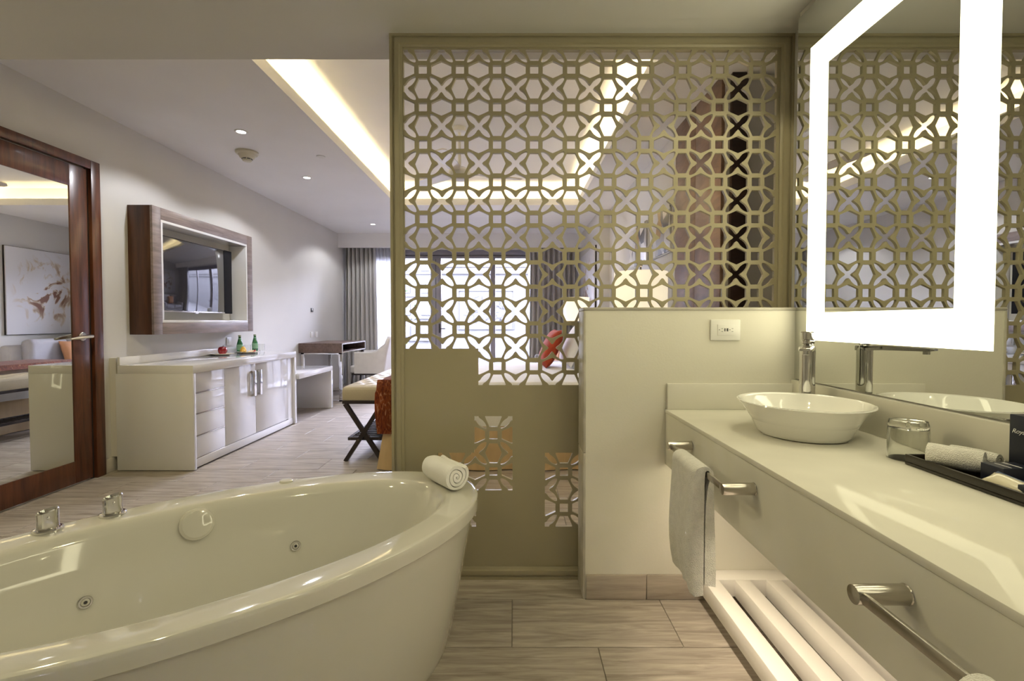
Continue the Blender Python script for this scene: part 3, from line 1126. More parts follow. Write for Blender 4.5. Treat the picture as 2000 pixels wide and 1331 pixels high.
# things on the counter
gx, gy = 1.012, 1.24
gl = thing('drinking_glass', (gx, gy, ZV), 'clear tumbler standing upside down beside the amenity tray', 'glass')
finish('tumbler', MB().lathe([(.0445, 0), (.0438, .06), (.0425, .088), (.0400, .0985), (.030, .100), (.004, .100), (.004, .080), (.030, .080), (.0385, .078), (.0395, .06), (.0405, 0)], (gx, gy, ZV + .001), 40), 'tumbler_glass', gl, smooth=40)
tr = thing('amenity_tray', (1.045, 1.0, ZV), 'black lacquered amenity tray at the right end of the counter', 'tray')
tx0, tx1, ty0, ty1 = .966, 1.114, .80, 1.193
finish('tray_base', MB().box(tx0, tx1, ty0, ty1, ZV + .001, ZV + .008, .002), 'tray_black', tr)
for a in ((tx0, tx0 + .007, ty0, ty1), (tx1 - .007, tx1, ty0, ty1), (tx0 + .007, tx1 - .007, ty0, ty0 + .007), (tx0 + .007, tx1 - .007, ty1 - .007, ty1)):
    finish('tray_rim', MB().box(*a, ZV + .008, ZV + .026, .002), 'tray_black', tr)
TZ = ZV + .008
spiral_roll('rolled_washcloth', (1.044, 1.070, TZ + .034), (.986, 1.148, TZ + .034), .032, 'white rolled washcloth at the front of the black tray', 'washcloth', turns=2.3, squash=.98, seed=3)
spiral_roll('rolled_washcloth', (1.090, 1.082, TZ + .030), (1.056, 1.164, TZ + .030), .026, 'white rolled washcloth behind another one, against the mirror', 'washcloth', turns=2.3, squash=.98, seed=9)
tb = thing('toiletry_box', (1.09, 1.01, TZ), 'tall navy carton with white script lettering', 'box')
finish('carton', MB().box(1.072, 1.105, .955, 1.046, TZ, .932, .0015), 'box_navy', tb)
tc = bpy.data.curves.new('script', 'FONT')
tc.body = 'Royalton'
tc.size = .0135
tc.shear = .35
tc.extrude = .0002
me = mesh_from_curve(tc)
me.transform(Matrix.Translation((1.0717, 1.0405, .893)) @ Matrix.Rotation(R(-90), 4, 'Z') @ Matrix.Rotation(R(90), 4, 'X'))
finish('lettering', None, 'ink_white', tb, smooth=0, mesh=me)
finish('fine_print', MB().box(1.0712, 1.0718, .975, 1.033, .8275, .8295).box(1.0712, 1.0718, .980, 1.035, .8215, .8235), 'ink_white', tb, smooth=0)
sb = thing('soap_box', (1.03, 1.005, TZ), 'low navy soap carton lying in front of the tall carton', 'box')
finish('carton', MB().box(.995, 1.066, .980, 1.029, TZ, .832, .0012), 'box_navy', sb)
finish('printed_line', MB().box(1.015, 1.017, .985, 1.02, .832, .8323).box(1.036, 1.039, .985, 1.025, .832, .8323), 'ink_white', sb, smooth=0)
sb2 = thing('soap_box', (1.01, .90, TZ), 'navy carton at the near corner of the black tray', 'box')
finish('carton', MB().box(.976, 1.05, .855, .934, TZ, .816, .0012), 'box_navy', sb2)
finish('printed_line', MB().box(.99, .992, .86, .925, .816, .8163), 'ink_white', sb2, smooth=0)
xf = Matrix.Translation((.985, .957, .807)) @ Matrix.Rotation(R(-28), 4, 'Y') @ Matrix.Rotation(R(8), 4, 'X')
pk = thing('wrapped_packet', (.985, .957, TZ), 'small cream and blue wrapped packet between the navy cartons', 'packet')
finish('wrapper', MB().pillow(.036, .085, .018, 10, xf), 'packet', pk, smooth=60)
finish('printed_stripe', MB(xf).box(.010, .0165, -.035, .035, .004, .0058), 'box_blue', pk)
cd = finish('card', MB(Matrix.Translation((.990, 1.045, TZ)) @ Matrix.Rotation(R(10), 4, 'Z')).box(-.014, .02, -.03, .03, .0005, .003), 'box_blue', base=(.99, 1.045, TZ))
tag(cd, 'flat dark blue card lying on the tray beside the washcloth', 'card')

# ------------------------------------------------------------------ television niche
NY0, NY1, NZ0, NZ1, NX = 3.863, 5.328, 1.03, 2.056, -2.853
ni = thing('tv_niche', (XL, 4.6, NZ0), 'deep wall-hung wood frame around the television', 'tv frame')
W_ = .095
finish('side_board', MB().box(XL, NX - .02, NY0, NY0 + .02, NZ0, NZ1, .002), 'frame_wood_dark', ni)
finish('side_board', MB().box(XL, NX - .02, NY1 - .02, NY1, NZ0, NZ1, .002), 'frame_wood_dark', ni)
finish('top_board', MB().box(XL, NX - .02, NY0 + .02, NY1 - .02, NZ1 - .02, NZ1, .002), 'frame_wood_grey', ni)
finish('bottom_board', MB().box(XL, NX - .02, NY0 + .02, NY1 - .02, NZ0, NZ0 + .02, .002), 'frame_wood_grey', ni)
finish('face_stile', MB().box(NX - .02, NX, NY0, NY0 + W_, NZ0, NZ1, .002), 'frame_wood_grey', ni)
finish('face_stile', MB().box(NX - .02, NX, NY1 - W_, NY1, NZ0, NZ1, .002), 'frame_wood_grey', ni)
finish('face_rail', MB().box(NX - .02, NX, NY0 + W_ + .001, NY1 - W_ - .001, NZ1 - W_, NZ1, .002), 'frame_wood_grey', ni)
finish('face_rail', MB().box(NX - .02, NX, NY0 + W_ + .001, NY1 - W_ - .001, NZ0, NZ0 + W_, .002), 'frame_wood_grey', ni)
a0, a1, b0, b1 = NY0 + W_, NY1 - W_, NZ0 + W_, NZ1 - W_
q = .022
for z in ((b0, b0 + q), (b1 - q, b1)):
    finish('liner', MB().box(XL + .012, NX - .002, a0, a1, z[0], z[1], .002), 'white_lacquer', ni)
for y in ((a0, a0 + q), (a1 - q, a1)):
    finish('liner', MB().box(XL + .012, NX - .002, y[0], y[1], b0 + q, b1 - q, .002), 'white_lacquer', ni)
finish('back_panel', MB().box(XL, XL + .012, NY0 + .02, NY1 - .02, NZ0 + .02, NZ1 - .02), 'paint_half', ni)
tv = thing('television', (-2.98, 4.545, 1.21), 'flat black television inside the wall frame', 'television')
finish('housing', MB().box(-2.985, -2.948, 3.992, 5.098, 1.217, 1.862, .004).box(XL + .012, -2.985, 4.3, 4.8, 1.35, 1.72, .004), 'plastic_dark', tv)
finish('screen', MB().box(-2.950, -2.9465, 4.003, 4.966, 1.229, 1.852, .001), 'tv_glass', tv)
finish('bezel', MB().box(-2.950, -2.945, 4.967, 5.098, 1.217, 1.862, .001), 'bezel_black', tv)
finish('chin', MB().box(-2.948, -2.944, 3.992, 4.967, 1.217, 1.229, .001).box(-2.948, -2.943, 4.49, 4.55, 1.207, 1.218, .001), 'brushed_steel', tv)

# ------------------------------------------------------------------ sideboard
SX, SY0_, SY1_, SZ = -2.415, 3.655, 5.395, .803
sd = thing('sideboard', (-2.72, 4.52, 0), 'glossy white lacquered sideboard under the television', 'sideboard')
finish('top_slab', MB().box(-2.985, SX, SY0_, SY1_, SZ - .062, SZ, .002), 'white_lacquer', sd)
finish('end_panel', MB().box(-3.0, SX, SY0_, SY0_ + .03, .006, SZ - .062, .002), 'white_lacquer', sd)
finish('end_panel', MB().box(-3.0, SX, SY1_ - .045, SY1_, .006, SZ - .062, .002), 'white_lacquer', sd)
finish('carcass', MB().box(-2.985, SX - .045, SY0_ + .03, SY1_ - .045, .02, SZ - .062), 'white_lacquer', sd)
finish('back_filler', MB().box(XL + .002, -3.0, SY0_ + .006, SY1_, .11, SZ + .055), 'baseboard_white', sd)
finish('splash', MB().box(-2.9855, -2.965, SY0_, SY1_ - .02, SZ, SZ + .062, .002), 'white_lacquer', sd)
finish('plinth', MB().box(SX - .045, SX - .012, SY0_ + .03, SY1_ - .075, .014, .078, .002), 'white_lacquer', sd)
fy0 = SY0_ + .033
dz = [(.590, .738), (.428, .580), (.258, .418), (.084, .248)]
for z0, z1 in dz:
    d_ = finish('drawer', MB().box(SX - .045, SX - .018, fy0, 4.081, z0, z1, .002), 'white_lacquer', sd)
    finish('finger_grip', MB().box(SX - .030, SX - .016, fy0 + .004, 4.079, z0 - .008, z0 - .001, .001), 'brushed_steel', d_)
for y0, y1, hy in ((4.085, 4.572, 4.522), (4.577, 5.235, 4.628)):
    d_ = finish('cabinet_door', MB().box(SX - .045, SX - .018, y0, y1, .084, .738, .002), 'white_lacquer', sd)
    hb = MB()
    hb.box(SX - .002, SX + .010, hy - .020, hy + .020, .44, .678, .001)
    hb.box(SX - .018, SX - .002, hy - .020, hy + .020, .44, .46).box(SX - .018, SX - .002, hy - .020, hy + .020, .658, .678)
    finish('handle', hb, 'chrome', d_)
finish('inner_stile', MB().box(SX - .045, SX - .022, 5.239, SY1_ - .045, .02, .741), 'white_lacquer', sd)

# tabletop things on the sideboard
ZS = SZ + .0005


def plate(cx, cy, r, label):
    o = finish('plate', MB().lathe([(r * .55, 0), (r * .6, .002), (r * .98, .014), (r, .016), (r * .97, .0175), (r * .6, .006), (r * .1, .005)], (cx, cy, ZS), 36), 'plate_cream', base=(cx, cy, ZS))
    return tag(o, label, 'plate', 'small plates on the sideboard')


plate(-2.875, 4.80, .105, 'small cream plate under the red apple')
plate(-2.79, 5.12, .11, 'small cream plate of cut fruit')
ap = thing('apple', (-2.875, 4.80, ZS + .006), 'shiny dark red apple on a small plate', 'apple')
finish('flesh', MB().lathe([(.006, .004), (.020, 0), (.034, .012), (.042, .035), (.041, .055), (.032, .072), (.018, .077), (.006, .070)], (-2.875, 4.80, ZS + .006), 28), 'apple_red', ap, smooth=70)
finish('stalk', MB().tube([(-2.875, 4.80, ZS + .072), (-2.873, 4.803, ZS + .088), (-2.868, 4.806, ZS + .097)], .0018, 6), 'stem_brown', ap)


def bottle(cx, cy, label):
    o = thing('water_bottle', (cx, cy, ZS), label, 'bottle', 'green glass water bottles')
    finish('glass_body', MB().lathe([(.026, 0), (.030, .004), (.0315, .02), (.0315, .07), (.029, .095), (.020, .130), (.0135, .155), (.012, .172), (.013, .174), (.013, .178), (.011, .18)], (cx, cy, ZS), 26), 'bottle_green', o, smooth=50)
    finish('paper_label', MB().lathe([(.0320, .030), (.0320, .070), (.0300, .090)], (cx, cy, ZS), 26, cap0=False, cap1=False), 'bottle_label', o)
    finish('neck_label', MB().lathe([(.0165, .145), (.0142, .157)], (cx, cy, ZS), 20, cap0=False, cap1=False), 'bottle_label', o)
    finish('cap', MB().lathe([(.0142, .172), (.0145, .186), (.012, .189)], (cx, cy, ZS), 18), 'bottle_cap', o)


bottle(-2.895, 5.14, 'green glass water bottle closer to the apple')
bottle(-2.905, 5.46, 'green glass water bottle farther from the apple')
for cx, cy, lb in ((-2.90, 5.30, 'small stemless glass between the two green bottles'), (-2.86, 5.58 - .22 + .16, 'small stemless glass right of the farther green bottle')):
    g_ = finish('drinking_glass', MB().lathe([(.028, 0), (.031, .08), (.030, .08), (.027, .006), (.002, .006)], (cx, cy, ZS), 26), 'tumbler_glass', base=(cx, cy, ZS))
    tag(g_, lb, 'glass', 'glasses on the sideboard')
pz_ = ZS + .0065
bn = thing('banana', (-2.80, 5.06, pz_), 'half yellow banana on the fruit plate', 'banana')
finish('peel', MB().tube([(-2.815 + .0 * i, 5.03 + .010 * i, pz_ + .012 + .0012 * (i * (6 - i))) for i in range(7)], [.004, .010, .013, .0135, .013, .010, .004], 10), 'fruit_yellow', bn, smooth=70)
finish('tip', MB().tube([(-2.815, 5.027, pz_ + .011), (-2.815, 5.018, pz_ + .012)], .0035, 8), 'stem_brown', bn)
pr = thing('pear', (-2.84, 5.10, pz_), 'small golden pear standing on the fruit plate', 'pear')
finish('flesh', MB().lathe([(.006, .001), (.022, 0), (.030, .012), (.031, .024), (.024, .042), (.015, .056), (.006, .064)], (-2.84, 5.105, pz_), 22), 'fruit_yellow', pr, smooth=70)
finish('stalk', MB().tube([(-2.84, 5.105, pz_ + .062), (-2.838, 5.107, pz_ + .078)], .0016, 6), 'stem_brown', pr)
for k in range(3):
    xf = Matrix.Translation((-2.765 + .006 * k, 5.085 + .033 * k, pz_ + .012)) @ Matrix.Rotation(R(18), 4, 'X')
    o = finish('melon_slice', MB(xf).prism([(.030 * math.cos(R(a)), .017 * math.sin(R(a))) for a in range(0, 181, 20)], lambda u, v, k_: (v, u, .006 * k_)), 'fruit_cream' if k < 2 else 'fruit_pink', base=(-2.765, 5.085 + .033 * k, pz_))
    tag(o, ('pale melon slice next to the banana', 'pale melon slice in the middle of the fruit plate', 'pink fruit slice at the right of the fruit plate')[k], 'fruit slice', 'cut fruit on the plate')


def wall_plate(y, z, label, dark=False, hgt=.085, wid=.085):
    o = thing('wall_socket', (XL, y, z - hgt / 2), label, 'socket', 'plates on the left wall')
    finish('cover_plate', MB().box(XL, XL + .009, y - wid / 2, y + wid / 2, z - hgt / 2, z + hgt / 2, .003), 'plastic_dark' if dark else 'plastic_white', o)
    finish('insert', MB().box(XL + .009, XL + .012, y - wid * .27, y + wid * .27, z - hgt * .27, z + hgt * .27, .001), 'brushed_steel' if dark else 'plastic_white', o)
    return o


wall_plate(5.20, .925, 'white wall socket above the sideboard behind the bottles')
wall_plate(7.34, .94, 'white wall socket over the desk, on the television side')
wall_plate(7.52, .938, 'white wall socket over the desk, on the curtain side')
wall_plate(7.36, 1.312, 'small dark control plate high above the desk', True, .06, .075)

# ------------------------------------------------------------------ luggage bench, desk, chair
lb = thing('luggage_bench', (-2.72, 5.9, 0), 'low glossy white waterfall bench between sideboard and desk', 'bench')
finish('top_slab', MB().box(XL + .01, -2.385, SY1_ + .003, 6.40, .495, .555, .002), 'white_lacquer', lb)
finish('end_panel', MB().box(XL + .01, -2.385, 6.345, 6.40, 0.003, .495, .002), 'white_lacquer', lb)
dk = thing('desk', (-2.74, 7.4, 0), 'dark wood writing desk on chrome legs by the curtain', 'desk')
DX0, DX1, DYa, DYb = XL + .005, -2.43, 6.879, 7.955
finish('top_board', MB().box(DX0, DX1, DYa, DYb, .805, .829, .002), 'desk_wood', dk)
finish('bottom_board', MB().box(DX0, DX1, DYa, DYb, .691, .709, .002), 'desk_wood', dk)
finish('side_board', MB().box(DX0, DX1, DYa, DYa + .02, .709, .805, .002), 'desk_wood', dk)
finish('side_board', MB().box(DX0, DX1, DYb - .02, DYb, .709, .805, .002), 'desk_wood', dk)
finish('back_board', MB().box(DX0, DX0 + .02, DYa + .02, DYb - .02, .709, .805), 'plastic_dark', dk)
e_ = MB()
e_.box(DX1, DX1 + .006, DYa, DYb, .812, .829).box(DX1, DX1 + .006, DYa, DYb, .691, .706).box(DX1, DX1 + .006, DYa, DYa + .02, .706, .812).box(DX1, DX1 + .006, DYb - .02, DYb, .706, .812)
finish('steel_edging', e_, 'brushed_steel', dk)
for x in (DX0 + .03, DX1 - .05):
    for y in (DYa + .005, DYb - .055):
        finish('leg', MB().box(x, x + .045, y, y + .025, .0, .691, .002), 'chrome', dk)
for y in (DYa + .005, DYb - .055):
    finish('foot_rail', MB().box(DX0 + .03, DX1 - .005, y, y + .025, .0, .022, .002), 'chrome', dk)
    finish('top_rail', MB().box(DX0 + .03, DX1 - .005, y, y + .025, .672, .691, .002), 'chrome', dk)

ch = thing('desk_chair', (-2.22, 7.5, 0), 'upholstered off-white armchair pulled up to the desk', 'chair')
cx, cy = -2.22, 7.52


def shell_ring(f, thk):
    """horizontal U-shaped section of the wrap-round back at height fraction f (0 seat .. 1 top)"""
    z = .42 + f * .50
    # half width and depth; arms end lower than the back
    pts_o, pts_i = [], []
    return z


# wrap-round back: U path, height falling toward the arms
path = []
n = 28
for i in range(n + 1):
    u = i / n * 2 - 1
    a = abs(u)
    if a < .42:
        x_, y_ = .27, u / .42 * .20
    elif a < .58:
        t_ = (a - .42) / .16 * R(90)
        x_, y_ = .27 - .07 * (1 - math.cos(t_)), math.copysign(.20 + .07 * math.sin(t_), u)
    else:
        x_, y_ = .20 - (a - .58) / .42 * .36, math.copysign(.27, u)
    top = .915 if a < .40 else (.915 - (.915 - .68) * min(1, (a - .40) / .26) ** .8)
    path.append((x_, y_, top))
mb = MB()
rings = []
for (x_, y_, top) in path:
    nx_, ny_ = (-1, 0) if x_ > .26 else ((-.7, -.7 * (1 if y_ > 0 else -1)) if x_ > .2 else (0, -(1 if y_ > 0 else -1)))
    back = .0 if x_ < .1 else .10 * (x_ - .1) / .17
    q_ = []
    for zf, th_ in ((0, 0), (.5, 0), (.93, 0), (1, .014), (1, .05), (.93, .062), (.5, .062), (0, .062)):
        z_ = .36 + (top - .36) * zf
        lean = back * max(0, (z_ - .45)) / .47
        q_.append((cx + x_ + lean + nx_ * th_, cy + y_ + ny_ * th_, z_))
    rings.append(q_)
mb.loft(rings)
finish('back_shell', mb, 'chair_fabric', ch, smooth=60)
finish('seat', MB().box(cx - .26, cx + .20, cy - .205, cy + .205, .36, .47, .03, 3), 'chair_fabric', ch, smooth=60)
finish('seat_frame', MB().box(cx - .22, cx + .22, cy - .22, cy + .22, .33, .36, .004), 'espresso', ch)
for sx_, sy_ in ((-1, -1), (-1, 1), (1, -1), (1, 1)):
    finish('leg', MB().bar((cx + sx_ * .20, cy + sy_ * .20, .345), (cx + sx_ * .235, cy + sy_ * .225, 0), .03, .03), 'espresso', ch)

# ------------------------------------------------------------------ bed and bench
bx0, bx1, by0, by1, bz = -.985, 1.22, 3.675, 5.665, .665
bed = thing('bed', (.1, 4.67, 0), 'wide white-covered bed with a golden valance', 'bed')
finish('bed_base', MB().box(bx0 + .05, bx1, by0 + .05, by1 - .05, .06, .36, .01), 'cotton', bed)


def duvet(u, v):
    x_ = bx0 + (bx1 - bx0) * u
    y_ = by0 + (by1 - by0) * v
    e = min(u * (bx1 - bx0), v * (by1 - by0), (1 - v) * (by1 - by0))
    z_ = bz - .05 * max(0, 1 - e / .06) ** 2
    z_ += .008 * noise.noise(Vector((x_ * 3, y_ * 3, 0))) + .005 * noise.noise(Vector((x_ * 9, y_ * 7, 2)))
    return (x_, y_, z_)


mb = MB()
mb.grid(44, 40, duvet, (0, 0, -.28))
finish('duvet', mb, 'cotton', bed, smooth=60)
# valance: pleated skirt on three sides
path = [(bx1, by0 + .012), (bx0 + .012, by0 + .012), (bx0 + .012, by1 - .012), (bx1, by1 - .012)]
pp = []
for (a, b) in zip(path, path[1:]):
    a, b = Vector(a), Vector(b)
    L = (b - a).length
    m_ = int(L / .03)
    nrm = Vector(((b - a).y, -(b - a).x)).normalized() * -1
    for i in range(m_):
        f = i / m_
        pp.append((a + (b - a) * f, nrm, f * L, min(f * L, L - f * L)))
rings = []
ctr = Vector(((bx0 + bx1) / 2, (by0 + by1) / 2))
mb = MB()
for (p_, nrm, s_, e_) in pp:
    if (p_ - ctr).dot(nrm) < 0: nrm = -nrm
    fl_ = .016 * math.sin(s_ * 14) + (.05 if e_ < .10 else 0) * (1 - e_ / .10)
    top, bot = p_, p_ + nrm * (.022 + fl_)
    rings.append([(top.x, top.y, .40), (bot.x, bot.y, .008), (bot.x - nrm.x * .006, bot.y - nrm.y * .006, .008), (top.x - nrm.x * .006, top.y - nrm.y * .006, .40)])
mb.loft(rings)
finish('valance', mb, 'skirt_fabric', bed, smooth=70)
finish('headboard', MB().box(bx1, XB - .002, by0 - .05, by1 + .05, .05, 1.10, .015, 3), 'headboard_fabric', bed)

# throw across the foot
tx0_, tx1_ = -1.035, -.46
sec = [(3.650, .285), (3.647, .40), (3.650, .55), (3.658, .64), (3.685, .690), (3.74, .700), (4.2, .697), (4.67, .698), (5.2, .697), (5.60, .700), (5.655, .690), (5.682, .64), (5.690, .50), (5.692, .30)]


def throw_pt(u, v):
    k = v * (len(sec) - 1)
    i = min(int(k), len(sec) - 2)
    f = k - i
    y_, z_ = sec[i][0] * (1 - f) + sec[i + 1][0] * f, sec[i][1] * (1 - f) + sec[i + 1][1] * f
    x_ = tx0_ + (tx1_ - tx0_) * u
    d = .05 * max(0, 1 - u * 12) ** 2 if 3.7 < y_ < 5.65 else 0
    w_ = .008 * noise.noise(Vector((x_ * 9, y_ * 4, z_ * 4)))
    side = -1 if y_ < 4.67 else 1
    return (x_ + (.012 * math.sin(z_ * 9) if z_ < .6 else 0), y_ + (side * abs(w_) if z_ < .65 else 0), z_ - d + w_ * .3)


mb = MB().grid(16, 52, throw_pt)
bmesh.ops.solidify(mb.bm, geom=mb.bm.faces[:], thickness=.012)
tag(finish('bed_throw', mb, 'throw_weave', base=(-.75, 4.67, .66), smooth=60), 'rust and orange woven throw draped over the foot of the bed', 'throw')


def cushion(name, loc, size, tilt, yaw, m, label, cat='pillow', group=None, roll=0):
    xf = Matrix.Translation(loc) @ Matrix.Rotation(R(yaw), 4, 'Z') @ Matrix.Rotation(R(roll), 4, 'X') @ Matrix.Rotation(R(tilt), 4, 'Y')
    mb = MB().pillow(size[0], size[1], size[2], 14, xf)
    return tag(finish(name, mb, m, base=loc, smooth=80), label, cat, group)


cushion('pillow', (1.05, 4.17, .90), (.50, .72, .20), -66, 0, 'cotton', 'upright white pillow against the headboard on the near side', group='white bed pillows')
cushion('pillow', (1.05, 5.15, .90), (.50, .72, .20), -66, 0, 'cotton', 'upright white pillow against the headboard on the window side', group='white bed pillows')
cushion('pillow', (.80, 4.22, .87), (.46, .70, .18), -58, 0, 'cotton', 'front white pillow on the near side of the bed', group='white bed pillows')
cushion('pillow', (.66, 5.12, .90), (.50, .66, .20), -62, 4, 'cotton', 'front white pillow behind the red cushion', group='white bed pillows')
cushion('scatter_cushion', (.385, 5.08, .86), (.42, .44, .15), -66, 6, 'red_fabric', 'deep red scatter cushion leaning on white pillows', 'cushion')

# bench at the foot of the bed
hx0, hx1, hy0, hy1 = -1.385, -1.045, 3.912, 5.35
hb = thing('bed_bench', (-1.215, 4.63, 0), 'tufted cream bench with dark crossed legs at the foot of the bed', 'bench')


def tuft(u, v):
    x_ = hx0 + .004 + (hx1 - hx0 - .008) * u
    y_ = hy0 + .004 + (hy1 - hy0 - .008) * v
    e = min(u * (hx1 - hx0), (1 - u) * (hx1 - hx0), v * (hy1 - hy0), (1 - v) * (hy1 - hy0))
    z_ = .618 - .022 * max(0, 1 - e / .05) ** 2
    a, b = u * 3, v * 12
    if int(round(b)) % 2: a += .5
    du, dv = (a - round(a)) * .11, (b - round(b)) * .12
    if .04 < e: z_ -= .024 * math.exp(-(du * du + dv * dv) / .0007)
    return (x_, y_, z_)


finish('tufted_top', MB().grid(24, 84, tuft, (0, 0, -.03)), 'cream_leather', hb, smooth=60)
finish('seat_box', MB().box(hx0, hx1, hy0, hy1, .495, .590, .008), 'cream_leather', hb)
finish('apron_rail', MB().box(hx0, hx1, hy0, hy1, .468, .495, .003), 'espresso', hb)
for y_ in (hy0 + .018, hy1 - .018):
    for a, b in ((hx0 + .02, hx1 - .02), (hx1 - .02, hx0 + .02)):
        finish('leg', MB().bar((a, y_ + (.001 if a < b else -.001), .468), (b, y_ + (.001 if a < b else -.001), 0), .034, .032), 'espresso', hb)
for x_ in (hx0 + .045, hx1 - .045):
    finish('shelf_rail', MB().box(x_ - .012, x_ + .012, hy0 + .03, hy1 - .03, .165, .190, .002), 'espresso', hb)
for y_ in (hy0 + .03, hy1 - .055):
    finish('shelf_rail', MB().box(hx0 + .057, hx1 - .057, y_, y_ + .025, .165, .190, .002), 'espresso', hb)
k = 0
y_ = hy0 + .085
while y_ < hy1 - .09:
    finish('shelf_slat', MB().box(hx0 + .057, hx1 - .057, y_, y_ + .028, .170, .185, .002), 'espresso', hb)
    y_ += .065

# nightstands and lamps
for ly, lab, lab2 in ((3.09, 'glowing drum-shade table lamp nearest the screen', 'white bedside cabinet nearest the screen'), (6.25, 'glowing drum-shade table lamp on the window side of the bed', 'white bedside cabinet on the window side')):
    ns = thing('nightstand', (1.0, ly, 0), lab2, 'nightstand', 'bedside cabinets')
    finish('case', MB().box(.66, XB - .002 if ly > 4 else XB - .024, ly - .25, ly + .25, .10, .58, .004), 'white_lacquer', ns)
    for z0, z1 in ((.12, .34), (.35, .56)):
        dd = finish('drawer', MB().box(.645, .66, ly - .24, ly + .24, z0, z1, .002), 'white_lacquer', ns)
        finish('knob', MB().box(.630, .645, ly - .05, ly + .05, (z0 + z1) / 2 - .006, (z0 + z1) / 2 + .006, .002), 'chrome', dd)
    finish('plinth', MB().box(.70, XB - .03, ly - .22, ly + .22, 0, .10), 'espresso', ns)
    lp = thing('table_lamp', (.805, ly, .58), lab, 'lamp', 'bedside lamps')
    finish('base', MB().lathe([(.075, .001), (.075, .014), (.03, .022), (.016, .03), (.016, .10), (.05, .16), (.065, .26), (.05, .36), (.016, .44), (.012, .62)], (.805, ly, .58), 32), 'chrome', lp)
    finish('lamp_shade', MB().lathe([(.165, .565), (.165, .865), (.162, .865), (.162, .565)], (.805, ly, .58), 40, cap0=False, cap1=False), 'shade', lp, smooth=40)
    finish('finial', MB().lathe([(.006, .62), (.006, .90), (.011, .905), (.011, .915), (.003, .925)], (.805, ly, .58), 14).box(.645, .965, ly - .003, ly + .003, 1.435, 1.439), 'plastic_dark', lp)
    d_ = bpy.data.lights.new('lamp_bulb', 'POINT')
    d_.energy = 6
    d_.color = (1, .80, .5)
    d_.shadow_soft_size = .04
    o = bpy.data.objects.new('lamp_bulb', d_)
    COL.objects.link(o)
    o.parent = lp
    o.location = (0, 0, .72)

# art over the bed, painting and sofa by the window
for y0, y1, z0, z1, lb_ in ((4.02, 4.62, 1.72, 2.12, 'abstract shard canvas above the near half of the bed'), (4.74, 5.42, 1.72, 2.12, 'abstract shard canvas above the window half of the bed')):
    o = thing('wall_art', (XB, (y0 + y1) / 2, z0), lb_, 'artwork', 'canvases over the bed')
    finish('canvas', MB().box(XB - .034, XB - .004, y0, y1, z0, z1, .002), 'canvas_shards', o)
    finish('back_frame', MB().box(XB - .020, XB - .001, y0 - .006, y1 + .006, z0 - .006, z1 + .006, .001), 'trim_white', o)
pa = thing('painting', (XF, 7.6, .95), 'large pale canvas with drifting brown ink over the sofa', 'painting')
finish('canvas', MB().box(XF - .036, XF - .004, 6.93, 8.28, .95, 2.22, .002), 'canvas_ink', pa)
finish('back_frame', MB().box(XF - .022, XF - .001, 6.924, 8.286, .944, 2.226, .001), 'espresso', pa)
sf = thing('sofa', (.75, 7.55, 0), 'low grey sofa under the large painting', 'sofa')
finish('base', MB().box(.36, 1.12, 6.80, 8.36, .10, .30, .02, 3), 'sofa_fabric', sf)
finish('backrest', MB().box(.98, 1.15, 6.80, 8.36, .28, .80, .05, 3), 'sofa_fabric', sf, smooth=50)
for y0, y1 in ((6.96, 7.57), (7.59, 8.20)):
    finish('seat_cushion', MB().box(.34, 1.0, y0, y1, .30, .45, .04, 3), 'sofa_fabric', sf, smooth=50)
    finish('back_cushion', MB().box(.84, 1.02, y0, y1, .44, .88, .07, 4), 'sofa_fabric', sf, smooth=60)
for y0, y1 in ((6.80, 6.96), (8.20, 8.36)):
    finish('arm', MB().box(.36, 1.10, y0, y1, .28, .58, .04, 3), 'sofa_fabric', sf, smooth=50)
for x_ in (.42, 1.05):
    for y_ in (6.86, 8.30):
        finish('leg', MB().lathe([(.014, 0), (.02, .10)], (x_, y_, 0), 14), 'espresso', sf)
cushion('scatter_cushion', (.735, 7.55, .655), (.40, .40, .13), -70, 5, 'peach_fabric', 'soft orange cushion in the middle of the grey sofa', 'cushion')

# ceiling fan in the recess
fx, fy = -.50, 4.55
fn_ = thing('ceiling_fan', (fx, fy, 2.44), 'pale three-blade ceiling fan hanging in the lit recess', 'ceiling fan')
finish('rod', MB().lathe([(.014, 2.56), (.014, 2.88), (.06, 2.89), (.06, ZU)], (fx, fy, 0), 20), 'trim_white', fn_)
finish('motor', MB().lathe([(.02, 2.44), (.07, 2.45), (.10, 2.48), (.10, 2.53), (.06, 2.56), (.014, 2.57)], (fx, fy, 0), 32), 'trim_white', fn_, smooth=50)
for k in range(3):
    a = R(20 + 120 * k)
    xf = Matrix.Translation((fx, fy, 2.515)) @ Matrix.Rotation(a, 4, 'Z') @ Matrix.Rotation(R(10), 4, 'X')
    finish('blade', MB(xf).loft([[(x_, -w_, -.004), (x_, w_, -.004), (x_, w_, .004), (x_, -w_, .004)] for x_, w_ in ((.09, .03), (.16, .055), (.45, .065), (.58, .06), (.61, .03))]), 'plate_cream', fn_, smooth=20)

# ------------------------------------------------------------------ ceiling fittings


def downlight(x, y, z, label, power, col, group, lens='lens', cone=100, r=.035):
    o = thing('downlight', (x, y, z), label, 'downlight', group)
    finish('trim_ring', MB().lathe([(.033, -.001), (.036, -.006), (.048, -.005), (.050, -.0002)], (x, y, z), 32, cap0=False), 'trim_white', o)
    finish('lens', MB().lathe([(.032, -.0012), (.032, -.0022)], (x, y, z), 24), lens, o)
    d = bpy.data.lights.new('downlight_beam', 'SPOT')
    d.energy = power
    d.color = col
    d.spot_size = R(cone)
    d.spot_blend = .25
    d.shadow_soft_size = r
    l = bpy.data.objects.new('downlight_beam', d)
    COL.objects.link(l)
    l.parent = o
    l.location = (0, 0, -.012)
    return o


